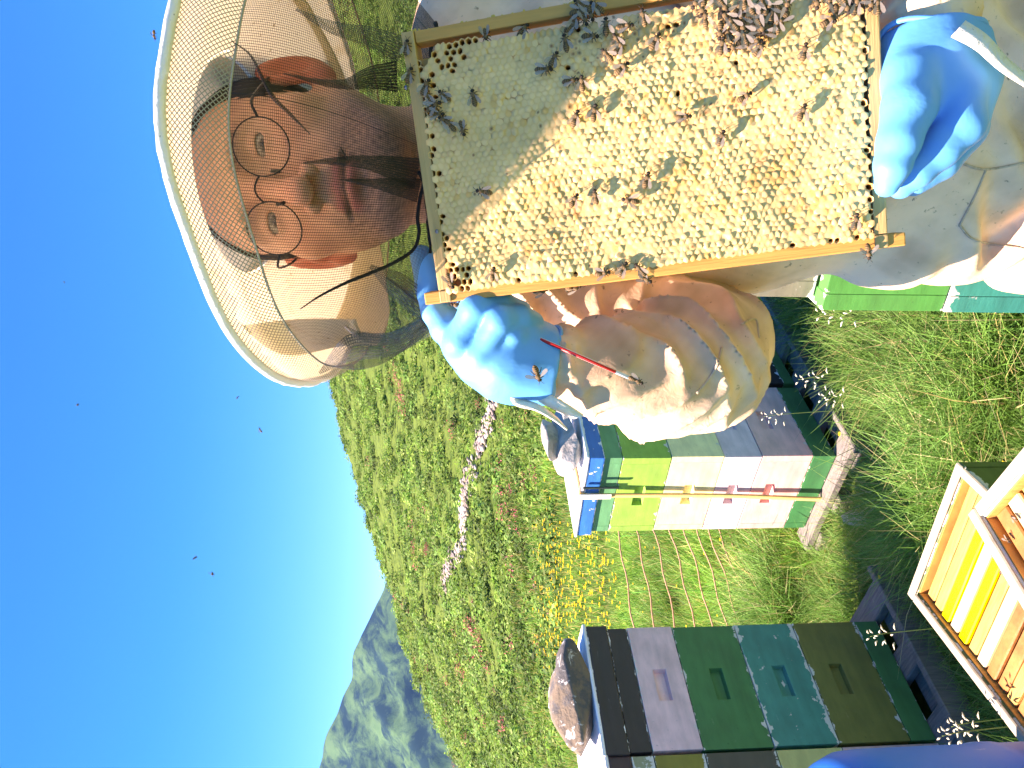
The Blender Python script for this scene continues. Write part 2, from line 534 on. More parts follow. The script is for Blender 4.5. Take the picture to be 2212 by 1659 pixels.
# ================================================================== HIVES
def unit(v):
    v = np.asarray(v, float); return v / np.linalg.norm(v)
ZB = .10
Mc = G(1807, 985, ZB); Lc = G(1742, 1145, ZB); Nc = G(2023, 1597, ZB); Pc = G(1902, 1345, ZB)
eL = unit((Lc - Mc)[:2]); eR0 = unit((Pc - Nc)[:2])
eR = unit(eR0 + np.array([eL[1], -eL[0]]))
eL = np.array([-eR[1], eR[0]])
RZ = math.atan2(eR[1], eR[0])
WB = .43

def board_mesh(L, H, T, holes=(), b=.0014):
    """board in x (length), z (height), thickness into +y; recesses (x0,x1,z0,z1,depth) cut into the y=0 face"""
    bm = bmesh.new()
    X = sorted({0, L, *[h[0] for h in holes], *[h[1] for h in holes]}); Z = sorted({0, H, *[h[2] for h in holes], *[h[3] for h in holes]})
    cache = {}
    def vv(x, y, z):
        k = (round(x, 5), round(y, 5), round(z, 5))
        if k not in cache: cache[k] = bm.verts.new(k)
        return cache[k]
    def inh(x, z):
        for h in holes:
            if h[0] < x < h[1] and h[2] < z < h[3]: return h
    for i in range(len(X) - 1):
        for j in range(len(Z) - 1):
            x0, x1, z0, z1 = X[i], X[i + 1], Z[j], Z[j + 1]
            if not inh((x0 + x1) / 2, (z0 + z1) / 2):
                bm.faces.new([vv(x0, 0, z0), vv(x1, 0, z0), vv(x1, 0, z1), vv(x0, 0, z1)])
            bm.faces.new([vv(x0, T, z0), vv(x0, T, z1), vv(x1, T, z1), vv(x1, T, z0)])
    for h in holes:
        x0, x1, z0, z1, d = h; s = .004
        a = [vv(x0, 0, z0), vv(x1, 0, z0), vv(x1, 0, z1), vv(x0, 0, z1)]
        c_ = [vv(x0 + s, d, z0 + s), vv(x1 - s, d, z0 + s), vv(x1 - s, d, z1 - s), vv(x0 + s, d, z1 - s)]
        for k in range(4):
            bm.faces.new([a[k], a[(k + 1) % 4], c_[(k + 1) % 4], c_[k]])
        bm.faces.new(c_)
    for i in range(len(X) - 1):
        for z in (0, H):
            bm.faces.new([vv(X[i], 0, z), vv(X[i], T, z), vv(X[i + 1], T, z), vv(X[i + 1], 0, z)])
    for j in range(len(Z) - 1):
        for x in (0, L):
            bm.faces.new([vv(x, 0, Z[j]), vv(x, 0, Z[j + 1]), vv(x, T, Z[j + 1]), vv(x, T, Z[j])])
    bmesh.ops.recalc_face_normals(bm, faces=bm.faces)
    out = [e for e in bm.edges if len(e.link_faces) == 2 and e.calc_face_angle(0) > .6 and all(v.co.y < 1e-4 or v.co.y > T - 1e-4 for v in e.verts)]
    bmesh.ops.bevel(bm, geom=out, offset=b, segments=2, affect='EDGES', profile=.6)
    me = D.meshes.new('side_board'); bm.to_mesh(me); bm.free()
    return me

def hive_box(origin, z0, z1, mat, label, hold=(.5, .5), group=None, holdL=True, jog=(0, 0, 0), Wd=WB, holdR=True, extra=None, rz=None):
    """origin: the corner between the two faces seen; local x along the right face, y along the left face"""
    H = z1 - z0 - .003
    rzz = (RZ if rz is None else rz) + jog[2]
    root = empty('hive_box', label, 'hive box', (origin[0] + jog[0], origin[1] + jog[1], z0 + .0015), rzz, group)
    T = .032; hw, hh = .055, .022
    hl = [(Wd * hold[0] - hw, Wd * hold[0] + hw, H * hold[1] - hh, H * hold[1] + hh, .02)]
    bR = link('side_board', board_mesh(Wd, H, T, hl if holdR else ()), mat, root)                     # right face, y = 0
    me = board_mesh(Wd - 2 * T - .0006, H, T, [(a - T, b_ - T, c_, d_, e_) for a, b_, c_, d_, e_ in hl] if holdL else ())
    bL = link('side_board', me, mat, root); bL.location = (0.0004, Wd - T - .0003, 0); bL.rotation_euler = (0, 0, -math.pi / 2)
    plain = board_mesh(Wd - 2 * T - .002, H, T); pl2 = board_mesh(Wd, H, T)
    bB = link('side_board', pl2, mat, root); bB.location = (Wd, Wd, 0); bB.rotation_euler = (0, 0, math.pi)
    bE = link('side_board', plain, mat, root); bE.location = (Wd, T + .001, 0); bE.rotation_euler = (0, 0, math.pi / 2)
    return root

def lid(origin, z0, z1, matside, mattop, label, over=.012, Wd=WB, cat='hive cover'):
    root = empty('hive_cover', label, cat, (origin[0], origin[1], z0), RZ)
    H = z1 - z0
    link('rim', bevel_box(-over, Wd + over, -over, Wd + over, .0015, H - .012, .006, 2, wob=.0012, cuts=2), matside, root)
    link('cover_sheet', bevel_box(-over - .004, Wd + over + .004, -over - .004, Wd + over + .004, H - .0118, H, .004, 2, wob=.002, cuts=4), mattop, root)
    return root

P_ = {}
def pm(key, *a, **k):
    if key not in P_: P_[key] = paint('paint_' + key, *a, **k)
    return P_[key]
blue = pm('blue', (.012, .17, .50), 1.0, under=(.75, .76, .78)); stripgreen = pm('sage_green', (.10, .33, .14), .5)
lime = pm('lime', (.27, .50, .075), .45); creamy = pm('pale_yellow', (.95, .85, .42), .25)
mauve = pm('mauve', (.82, .62, .62), .25); pink = pm('pink', (.94, .52, .44), .3)
dkgreen = pm('dark_green', (.03, .20, .06), .4); teal = pm('teal', (.02, .27, .20), .7, wear=.06)
olive = pm('olive', (.19, .18, .04), .4); brown = pm('brown', (.045, .03, .028), .45, under=(.85, .85, .85))
pinkg = pm('dusty_pink', (.88, .56, .53), .3); grass_g = pm('grass_green', (.055, .30, .055), .35)
taupe = pm('taupe', (.10, .085, .06), .4); mustard = pm('mustard', (.27, .22, .03), .7); speck = pm('speckled_olive', (.30, .30, .16), 1.0, wear=.1)
whitep = pm('weathered_white', (.80, .80, .80), .6, under=(.25, .38, .62))
greyw = simple('grey_wood', (.21, .185, .165), .85, .35, 12, .5, 30, .004, .2, stretch=(12, 1, 1))
tanw = simple('pale_wood', (.55, .42, .28), .8, .3, 10, .4, 40, .003, .2, stretch=(1, 8, 1))
stonem = simple('lichen_stone', (.42, .40, .36), .95, .45, 14, .9, 30, .01, .15)
stoned = simple('brown_stone', (.22, .17, .12), .95, .5, 16, .9, 26, .012, .15)

def zat(fx, P):
    """height at plan position P of the point seen at row fx"""
    d = P[1]
    r = (fx - 960) / FPX
    return CAM[2] - r * d * (1 + 0)
def zcol(P, fy, fxs):
    z = []
    for fx in fxs:
        r = ray(fx, fy); k = (P[1] - CAM[1]) / r[1]
        z.append(CAM[2] + r[2] * k)
    return z

# strapped stack -----------------------------------------------------
z = zcol(Mc, 985, [1807, 1758, 1648, 1566, 1452, 1346, 1307, 1266])
o1 = Mc[:2]
hive_box(o1, z[0], z[1], dkgreen, 'dark green floor box at the foot of the strapped stack', holdL=False, holdR=False)
hive_box(o1, z[1], z[2], pink, 'salmon pink hive box lowest above the green floor of the strapped stack', hold=(.5, .62), jog=(0.002, 0, .004))
hive_box(o1, z[2], z[3], mauve, 'shallow pale mauve hive box in the strapped stack', jog=(-.001, .001, -.003))
hive_box(o1, z[3], z[4], creamy, 'pale yellow hive box below the lime one in the strapped stack', jog=(.002, -.001, .002))
hive_box(o1, z[4], z[5], lime, 'lime green hive box of the strapped stack', jog=(-.002, 0, -.002))
hive_box(o1, z[5], z[6], stripgreen, 'shallow sage green hive rim under the blue lid of the strapped stack', holdL=False, holdR=False)
lid(o1, z[6], z[7], blue, whitep, 'chipped blue hive lid with white top on the strapped stack')
ZT1 = z[7]
# brown / pink / green stack
z2 = zcol(Nc, 1597, [2023, 1968, 1815, 1673, 1520, 1410, 1361, 1300])
o2 = Nc[:2]
hive_box(o2, z2[0], z2[1], dkgreen, 'dark green floor box under the olive hive box', holdL=False, holdR=False)
hive_box(o2, z2[1], z2[2], olive, 'dark olive hive box near the bottom of the brown lidded stack', hold=(.5, .6))
hive_box(o2, z2[2], z2[3], teal, 'scuffed teal hive box with paint flaking white along its edges', jog=(.001, 0, .004))
hive_box(o2, z2[3], z2[4], dkgreen, 'dark green hive box between the teal and dusty pink ones', jog=(-.002, 0, -.003))
hive_box(o2, z2[4], z2[5], pinkg, 'dusty pink hive box under the brown lid', jog=(.002, 0, .002))
hive_box(o2, z2[5], z2[6], brown, 'shallow dark brown hive rim above the dusty pink box', holdL=False, holdR=False)
lid(o2, z2[6], z2[7], brown, whitep, 'dark brown hive lid with white weathered top carrying a big stone', over=.01)
ZT2 = z2[7]
# neighbour at the picture's lower edge
o3 = o2 - eR * (WB + .012)
lv = z2
hive_box(o3, lv[0], lv[2], pm('rose', (.62, .40, .38), .3), 'rose hive box at the foot of the stack beside the blue drum', holdL=False)
hive_box(o3, lv[2], lv[3], pm('straw', (.62, .57, .20), .3), 'straw yellow hive box beside the blue drum', holdL=False)
hive_box(o3, lv[3], lv[4], taupe, 'taupe hive box beside the dark green one', holdL=False)
hive_box(o3, lv[4], lv[5], mustard, 'mustard hive box with a white chipped top edge', holdL=False)
hive_box(o3, lv[5], lv[6], speck, 'shallow speckled olive hive rim with lichen', holdL=False, holdR=False)
lid(o3, lv[6], lv[7] - .004, pm('maroon', (.07, .03, .03), .4), whitep, 'maroon hive lid with white top beside the brown one', over=.004)
# hive behind the strapped stack
o4 = o1 + eR * (WB + .03)
hive_box(o4, ZB, ZB + .05, dkgreen, 'dark green floor box of the hive behind the strapped stack', holdL=False, holdR=False)
hive_box(o4, ZB + .05, ZB + .27, brown, 'dark brown hive box behind the strapped stack under the raised elbow', holdL=False)
hive_box(o4, ZB + .27, ZB + .47, dkgreen, 'dark green hive box topmost behind the strapped stack', holdL=False)
lid(o4, ZB + .47, ZB + .54, brown, whitep, 'brown hive lid behind the strapped stack, hidden by the sleeve')

def pallet(o, n, label):
    root = empty('pallet', label, 'pallet', (o[0], o[1], 0), RZ)
    L = n * (WB + .03) + .16
    for y in (-.075, .17, WB - .03):
        link('runner', bevel_box(-.08, L - .08, y, y + .09, .0, .062, .005, 1, .003, 3), greyw, root)
    for k in range(5):
        x = -.06 + k * (L - .14) / 4
        link('plank', bevel_box(x, x + .1, -.10, WB + .08, .064, ZB - .002, .004, 1, .002, 3), greyw, root)
    fas = link('fascia_board', bevel_box(-.10, L - .06, -.135, -.108, .02, .112, .004, 1, .003, 3), greyw, root)
    return root
pallet(o1, 2, 'grey wooden pallet under the strapped hive stack')
pallet(o3, 2, 'grey wooden pallet under the brown lidded hive stack')
for o_, n_ in ((o1, 2), (o3, 2)):
    HIVE_KEEP.append((o_ - eR * .08 - eL * .12, eR, eL, n_ * (WB + .03) + .12, WB + .2))

# strap round the first stack
strapm = simple('strap_webbing', (.80, .50, .16), .7, .15, 60, .4, 300, .001, .3)
sm = empty('ratchet_strap', 'cream and orange strap wound over the strapped hive stack', 'strap', (o1[0], o1[1], ZB), RZ)
ys_ = WB * .43
H1 = ZT1 - ZB
pts = [(-.018, ys_ + .045, -.015), (-.019, ys_ + .037, .1), (-.014, ys_ + .024, .35), (-.016, ys_ + .012, .62), (-.022, ys_, H1 - .02), (-.020, ys_, H1 + .004), (.05, ys_ - .01, H1 + .006), (WB * .5, ys_, H1 + .006), (WB + .018, ys_, H1 + .004), (WB + .022, ys_, H1 * .5), (WB + .02, ys_, .0)]
C_ = spline(pts, 6)
Vs, Fs = [], []
for k, p in enumerate(C_):
    Tn = unit(C_[min(k + 1, len(C_) - 1)] - C_[max(k - 1, 0)]); N = unit(np.cross(Tn, [0, 1, 0]))
    for a_, b_ in ((-.012, 0), (.012, 0), (.012, .0018), (-.012, .0018)):
        Vs.append(p + np.array([0, a_, 0]) + N * b_)
link('webbing', npmesh('webbing', Vs, grid_faces(len(C_), 4)), strapm, sm)
link('loose_end', bevel_box(-.030, -.026, ys_ - .012, ys_ + .016, H1 - .12, H1 + .01, .001), simple('strap_pale', (.85, .80, .68), .7, .1, 40), sm)
link('buckle', bevel_box(-.027, -.021, ys_ - .05, ys_ - .038, H1 - .145, H1 - .0, .002), simple('dark_iron', (.02, .035, .03), .5, .2, 30), sm)

# stones ---------------------------------------------------------------
def rock_mesh(r, seed, sub=4, rough=.28):
    bm = bmesh.new(); bmesh.ops.create_icosphere(bm, subdivisions=sub, radius=1)
    r_ = np.random.default_rng(seed); off = r_.uniform(-20, 20, 3)
    PL = r_.normal(size=(13, 3)); PL /= np.linalg.norm(PL, axis=1)[:, None]; PD = r_.uniform(.55, .9, 13)
    for v in bm.verts:
        p = np.array(v.co)
        n = noise((p + off)[None], .22)[0] * rough + noise((p + off)[None], .7)[0] * rough * .25 + noise((p + off)[None], 2.0)[0] * .02
        q = p * (1 + n)
        for pn, pd in zip(PL, PD):
            q = q - pn * max(0.0, q @ pn - pd)
        v.co = Vector(q * np.array(r))
    me = D.meshes.new('stone'); bm.to_mesh(me); bm.free()
    me.polygons.foreach_set('use_smooth', np.ones(len(me.polygons), bool))
    return me
rm, t, b = mat_new('split_stone')
f = noise_node(t, 9, detail=8, rough=.7)
c = mixc(t, ramp(t, f, [(.45, (0, 0, 0)), (.55, (1, 1, 1))]), (.20, .15, .10), (.10, .095, .09))
c = mixc(t, ramp(t, noise_node(t, 16, detail=6, rough=.7, dist=1.2), [(.58, (0, 0, 0)), (.63, (1, 1, 1))]), c, (.60, .58, .53))
t.links.new(c, b.inputs['Base Color']); b.inputs['Roughness'].default_value = .95; bump(t, b, noise_node(t, 30, detail=6), .8, .012)
s2 = o2 + eR * WB * .50 + eL * WB * .13
st = link('stone', rock_mesh((.215, .135, .085), 5, 4, .30), rm, loc=(s2[0], s2[1], ZT2 + .052), rz=RZ + .05); st.rotation_euler[0] = .1
tag(st, 'long split brown and white stone weighing down the brown hive lid', 'stone')
s1 = o1 + eR * WB * .42 + eL * WB * .22
st = link('stone', rock_mesh((.15, .115, .07), 9), stonem, loc=(s1[0], s1[1], ZT1 + .045), rz=RZ)
tag(st, 'pale grey stone on the blue hive lid behind the cuff', 'stone')
st = link('flat_stone', rock_mesh((.18, .07, .035), 12), stonem, loc=(s1[0] + .02, s1[1] + .03, ZT1 + .11), rz=RZ + .4)
tag(st, 'white flat slab lying over the stone on the blue lid', 'stone')
rk = [(1760, 1165, (.075, .05, .03), tanw, 'flat tan stone under the left corner of the strapped stack'),
      (1840, 1120, (.06, .05, .045), simple('white_stone', (.75, .74, .72), .9, .2, 10, .6, 20, .01), 'white stone in the grass before the strapped stack'),
      (1812, 1085, (.045, .04, .035), stonem, 'small pale stone between the grass and the pallet end'),
      (1800, 1040, (.05, .04, .03), tanw, 'tan stone wedged under the pallet of the strapped stack')]
for k, (fx, fy, r, m_, lab) in enumerate(rk):
    p = G(fx, fy, .04)
    tag(link('stone', rock_mesh(r, 20 + k, 3), m_, loc=(p[0], p[1], .03), rz=k * 1.3), lab, 'stone')

# scuffed hive beside the beekeeper ---------------------------------------
dQ = 1.40
Q = Wp(1990, 672, dQ)
zq = zcol(Q, 672, [1600, 1772, 2035, 2300, 2560])
eLq = np.array([-.86, .51]); eRq = np.array([.51, .86])
RZQ = math.atan2(eRq[1], eRq[0])
oQ = Q[:2] - eLq * WB          # the corner nearest the camera lies to the right, hidden behind the beekeeper
oldRZ = RZ
hive_box(oQ, zq[2], zq[1], grass_g, 'bright grass green hive box behind the beekeeper', holdL=False, rz=RZQ)
hive_box(oQ, zq[3], zq[2], teal, 'teal hive box under the grass green one behind the beekeeper', holdL=False, rz=RZQ, jog=(.0, 0, .01))
hive_box(oQ, zq[4], zq[3], olive, 'olive hive box low in the stack behind the beekeeper', holdL=False, rz=RZQ)
hive_box(oQ, .02, zq[4], dkgreen, 'dark green hive box at the foot of the stack behind the beekeeper', holdL=False, rz=RZQ)
hive_box(oQ + eRq * .035 - eLq * .01, zq[1], zq[0], pm('grey_olive', (.22, .21, .14), 1.0, wear=.05), 'weathered grey olive hive box with flaking paint topmost behind the beekeeper', holdL=False, rz=RZQ)
HIVE_KEEP.append((oQ, eRq, eLq, WB, WB))

# open boxes in front ------------------------------------------------------
rawwood = simple('waxed_wood', (.58, .31, .08), .6, .35, 14, .4, 40, .003, .35, stretch=(1, 8, 1))
propol = simple('propolis_wood', (.42, .17, .05), .5, .5, 18, .6, 40, .004, .4)
yellowp = simple('yellow_plastic', (.85, .62, .0), .4, .12, 18, .2, 30, .002, .5)
palebar = simple('pale_bar', (.78, .60, .30), .6, .15, 16, .3, 40, .002, .3, stretch=(1, 8, 1))
rimw = simple('weathered_rim', (.44, .40, .30), .85, .35, 25, .6, 40, .003, .2)
waxm = simple('burr_wax', (.72, .50, .10), .6, .3, 60, .6, 120, .003, .3)
mossy = pm('moss_green', (.09, .15, .035), .5)

def open_box(origin, rz, z0, z1, Wd, Ld, mat, matrim, label, bars, barlabel, alongx, skip=()):
    """box without a lid; local x, y from the far corner, walls then frame bars hung in it"""
    root = empty('open_hive_box', label, 'hive box', (origin[0], origin[1], z0), rz)
    H = z1 - z0; T = .026
    for nm, (x0, x1, y0, y1) in {'a': (0, Wd, 0, T), 'b': (0, Wd, Ld - T, Ld), 'c': (0, T, T + .001, Ld - T - .001), 'd': (Wd - T, Wd, T + .001, Ld - T - .001)}.items():
        wl = link('side_board', bevel_box(x0, x1, y0, y1, 0, H - .008, .003), mat, root)
        link('top_edge', bevel_box(x0 + .0005, x1 - .0005, y0 + .0005, y1 - .0005, H - .0078, H, .003, 1, .001, 3), matrim, wl)
        (ix0, ix1, iy0, iy1) = {'a': (T, Wd - T, T + .0005, T + .004), 'b': (T, Wd - T, Ld - T - .004, Ld - T - .0005), 'c': (T + .0005, T + .004, T + .005, Ld - T - .005), 'd': (Wd - T - .004, Wd - T - .0005, T + .005, Ld - T - .005)}[nm]
        link('inner_face', bevel_box(ix0, ix1, iy0, iy1, .01, H - .012, 0), rawwood, wl)
    n = len(bars); span = (Ld if alongx else Wd) - 2 * T - .012
    for k, (m_, dz) in enumerate(bars):
        a0 = T + .006 + span * k / n; a1 = a0 + span / n * .84
        zt = H - .022 + dz
        bm_ = (T + .006, Wd - T - .006, a0, a1) if alongx else (a0, a1, T + .006, Ld - T - .006)
        fr = empty('hanging_comb', barlabel[k], 'comb frame', (origin[0], origin[1], z0), rz)
        link('top_bar', bevel_box(*bm_, zt - .012, zt, .003, 1, .0015, 4), m_, fr)
        cx0, cx1, cy0, cy1 = bm_
        if alongx: link('comb', bevel_box(cx0 + .02, cx1 - .02, cy0 + .004, cy1 - .004, .02, zt - .0125, .004), waxm, fr)
        else: link('comb', bevel_box(cx0 + .004, cx1 - .004, cy0 + .02, cy1 - .02, .02, zt - .0125, .004), waxm, fr)
    return root
HA = 1.25; ZA = 1.65 - HA
A_ = G(1958, 1283, ZA)[:2]; B_ = G(2045, 980, ZA)[:2]
ex = unit(B_ - A_); ang = math.atan2(ex[1], ex[0]) - math.radians(5)
ex = np.array([math.cos(ang), math.sin(ang)])
WA = float(np.linalg.norm(B_ - A_)); 
LA = .50
oA = A_ + np.array([ex[1], -ex[0]]) * LA      # local y points away from the camera
barsA = [(rawwood, 0), (propol, 0), (rawwood, 0), (propol, -.003), (propol, 0), (palebar, 0), (rawwood, -.002), (yellowp, .001), (palebar, 0), (yellowp, .001), (rawwood, -.002), (rawwood, -.004)]
names = ['raw wood', 'dark propolis stained', 'honey coloured', 'reddish stained', 'brown stained', 'pale clean', 'amber', 'lower bright yellow', 'whitish', 'upper bright yellow', 'tan', 'ochre']
lab = [f'{n} frame hanging in the open moss green box, {"first second third fourth fifth sixth seventh eighth ninth tenth eleventh last".split()[k]} from the drum side' for k, n in enumerate(names)]
open_box(oA, ang, ZA - .22, ZA, WA, LA, mossy, rimw, 'open moss green hive box full of frames standing in the grass', barsA, lab, True)
hb = hive_box(oA, .0, ZA - .222, mossy, 'moss green hive box standing under the open box of frames', rz=ang, holdL=False, holdR=False, Wd=min(WA, LA))
HIVE_KEEP.append((oA, ex, np.array([-ex[1], ex[0]]), WA, LA))
HB2 = 1.05; ZBb = 1.65 - HB2
F_ = G(2088, 1112, ZBb)[:2]
angB = math.radians(45); exB = np.array([math.cos(angB), math.sin(angB)]); eyB = np.array([-exB[1], exB[0]])
WBB = .46
oB = F_ - exB * WBB - eyB * WBB * 0 - eyB * WBB
barsB = [(propol, 0), (rawwood, 0), (propol, -.004), (palebar, 0), (rawwood, 0), (propol, 0), (rawwood, -.003), (palebar, 0), (propol, -.002)]
labB = [f'frame in the nearest open box, {"first second third fourth fifth sixth seventh eighth last".split()[k]} from its near wall' for k in range(9)]
open_box(oB, angB, ZBb - .20, ZBb, WBB, WBB, pm('lilac', (.60, .52, .56), .7), rimw, 'open weathered lilac white hive box with waxy frames, nearest the camera', barsB, labB, True)
hive_box(oB, 0, ZBb - .202, mossy, 'mossy hive box under the nearest open box', rz=angB, holdL=False, holdR=False, Wd=WBB)
HIVE_KEEP.append((oB, exB, eyB, WBB, WBB))

# blue drum ------------------------------------------------------------------
Rb = .27; zt = .95; cx, cy = -.948, 1.285
prof = [(0, 0), (Rb * .93, 0), (Rb * .98, .015), (Rb, .05), (Rb, .28), (Rb * 1.012, .29), (Rb * 1.012, .315), (Rb, .325), (Rb, .58), (Rb * 1.012, .59), (Rb * 1.012, .615), (Rb, .625), (Rb, zt - .10), (Rb * .99, zt - .06), (Rb * .94, zt - .028), (Rb * .86, zt - .012), (Rb * .80, zt - .010), (Rb * .78, zt), (Rb * .70, zt), (Rb * .69, zt - .02), (0, zt - .02)]
th = np.arange(64) / 64 * 2 * math.pi
rings = [[(r * math.cos(a), r * math.sin(a), z_) for a in th] for r, z_ in prof]
Vd, Fd = loft(np.array(rings))
drum = empty('plastic_drum', 'scuffed blue plastic drum with rounded shoulder at the picture edge', 'drum', (cx, cy, .0))
dm, t, b = mat_new('blue_plastic')
f = noise_node(t, 30, detail=6, rough=.7, stretch=(1, 1, .35))
c = mixc(t, ramp(t, f, [(.62, (0, 0, 0)), (.70, (.7, .7, .7))]), (.0, .15, .56), (.35, .5, .7))
t.links.new(c, b.inputs['Base Color']); b.inputs['Roughness'].default_value = .5; b.inputs['Specular IOR Level'].default_value = .25; bump(t, b, noise_node(t, 8), .2, .01)
link('shell', npmesh('shell', Vd, Fd), dm, drum)
for k in range(2):
    a = k * math.pi + .6
    V_, F_q = tube([(Rb * .45 * math.cos(a) + .0, Rb * .45 * math.sin(a), zt - .02 + 0 * i) for i in (0,)] + [(Rb * .45 * math.cos(a), Rb * .45 * math.sin(a), zt + .012)], .03, 16)
    link('bung', npmesh('bung', V_, F_q), dm, drum)

# ================================================================== FENCE
FA = Wp(1400, 1120, 4.3); FB = Wp(1440, 1370, 3.75)
fd = unit((FB - FA)[:2]); FA2 = FA[:2] - fd * 4.2; flen = 8.0
fence = empty('electric_netting_fence', 'low electric netting fence with orange strands and green uprights across the meadow', 'fence', (FA2[0], FA2[1], 0), math.atan2(fd[1], fd[0]))
orang = simple('orange_twine', (.58, .33, .20), .8, .25, 60, .3, 200, .001, .2)
greenl = simple('green_twine', (.16, .5, .08), .7, .2, 40, .2, 100, .001, .2)
hz = [.72, .615, .515, .42, .335, .26, .195, .135, .085]
base_z = -.02
def sag(s, h):
    return .012 * math.sin(s * 5 + h * 3) + .006 * math.sin(s * 17 + h * 11)
for h in hz:
    P = [(s, sag(s, h + 2) * .6, base_z + h + sag(s, h)) for s in np.arange(0, flen + .01, .08)]
    V_, F_q = tube(P, .0042, 5)
    link('strand', npmesh('strand', V_, F_q), orang, fence)
for k in range(int(flen / .36) + 1):
    s = k * .36
    P = [(s + .01 * math.sin(h * 9 + k), sag(s, h + 2) * .6, base_z + h + sag(s, h)) for h in hz]
    V_, F_q = tube(P, .0026, 4)
    link('upright', npmesh('upright', V_, F_q), greenl, fence)
for s in (.3, 7.7):
    V_, F_q = tube([(s, .02, -.15), (s, .02, .85)], .007, 8)
    link('post', npmesh('post', V_, F_q), simple('white_post', (.8, .8, .78), .5), fence)

# ================================================================== PLANTS
tufts = [blades(34, .11, .10, .24, .0056, .9, 2, 100 + k) for k in range(6)]
long_t = [blades(42, .10, .18, .34, .0042, 1.2, 3, 200 + k) for k in range(6)]
far_t = [blades(20, .16, .07, .17, .013, .8, 2, 300 + k) for k in range(5)]
def wedge(n, y0, y1, tmin, tmax):
    y = np.sqrt(rng.uniform(y0 ** 2, y1 ** 2, n)); t = rng.uniform(tmin, tmax, n)
    p = np.stack([t * y, y, np.zeros(n)], 1); p[:, 2] = terrain(p[:, 0], p[:, 1]) - .01
    return p
def tint(n, p, lo=.75, hi=1.25):
    g = 1 + .25 * noise(p, .5)
    v = rng.uniform(lo, hi, n) * g
    w_ = rng.uniform(.9, 1.15, n)
    return np.stack([v * w_ * 1.05, v, v * rng.uniform(.8, 1.2, n)], 1)
p = wedge(2700, 1.15, 3.6, -.62, .5); p = p[clear_of(p, .03)]; low_ = np.where(clear_of(p, .28), 1.0, .5)
scatter('near_grass', long_t, p, rng.uniform(.75, 1.15, len(p)) * low_, leafm, 'long lush meadow grass between the hives', 'grass', tint(len(p), p), tilt=.25)
p = wedge(3600, 3.2, 7.0, -.60, .5); p = p[clear_of(p, .02)]
scatter('meadow_grass', tufts, p, rng.uniform(.6, 1.0, len(p)), leafm, 'short green meadow grass beyond the hives', 'grass', tint(len(p), p) * [1.15, 1.15, .9], tilt=.2)
p = wedge(4200, 6.6, 14, -.60, .5)
scatter('far_grass', far_t, p, rng.uniform(.7, 1.2, len(p)), leafm, 'bright grass at the foot of the shrubby slope', 'grass', tint(len(p), p) * [1.2, 1.15, .9])

# hillside shrubs
greens = [(.11, .235, .04), (.15, .30, .05), (.075, .17, .03), (.20, .31, .08)]
sh = [leafball(88, .175, 400 + k, greens, flat=.55, up=.7) for k in range(6)]
fl = [leafball(60, .10, 450 + k, [(.62, .10, .14), (.55, .16, .16), (.10, .17, .03)], flat=.7) for k in range(3)]
n = 6400
t_ = rng.uniform(-.62, .62, n); q = rng.uniform(0, 1, n) ** 1.0
R_ = Rridge(t_)
# spread so that every part of the slope is covered as it is seen
y_ = 1 / (1 / 11.0 + (1 / (R_ * 1.02) - 1 / 11.0) * q)
y_ = np.where(rng.uniform(0, 1, n) < .55, 11 + (R_ * 1.03 - 11) * rng.uniform(0, 1, n) ** 1.25, y_)
p = np.stack([t_ * y_, y_, 0 * y_], 1); p[:, 2] = terrain(p[:, 0], p[:, 1])
den = noise(p, .09)
# stony track that climbs across the slope
trk = [hit(fx, fy) for fx, fy in ((1085, 800), (1068, 870), (1040, 960), (1010, 1050), (1004, 1120), (998, 1185), (968, 1225), (955, 1290))]
trk = spline([q_ for q_ in trk if q_ is not None], 12)
dtr = np.min(np.linalg.norm(p[:, None, :2] - trk[None, :, :2], axis=2), 1)
keep = (dtr > .12 + .005 * y_)
p = p[keep]; y_ = y_[keep]; n = len(p)
scl = rng.uniform(.16, .42, n) * np.clip(.55 + y_ / 45, .6, 1.9)
tn = tint(n, p, .65, 1.35) * np.where(rng.uniform(0, 1, (n, 1)) < .14, .55, 1.0)
scatter('hillside_shrubs', sh, p - [0, 0, .05], scl, shrubm, 'dense low alpine shrubs covering the hillside', 'shrubs', tn)
ii = rng.choice(n, 150, replace=False); ii = ii[noise(p[ii] + 30, .06) > -.1]
cl = [hit(fx, fy) for fx, fy in ((875, 835), (870, 815), (885, 850), (1125, 1090), (1035, 1360), (1040, 1345), (1008, 1440), (935, 1180), (905, 1165), (1090, 1500))]
extra = np.array([c_ + rng.normal(0, .35, 3) * [1, 1, 0] for c_ in cl if c_ is not None for _ in range(5)])
pp = np.vstack([p[ii], extra]); pp[:, 2] = terrain(pp[:, 0], pp[:, 1]) + .12 + .003 * pp[:, 1]
scatter('alpine_roses', fl, pp, rng.uniform(.12, .3, len(pp)) * np.clip(.6 + pp[:, 1] / 60, .6, 1.5), petalm, 'pink flowering alpine rose bushes scattered on the slope', 'flowers')
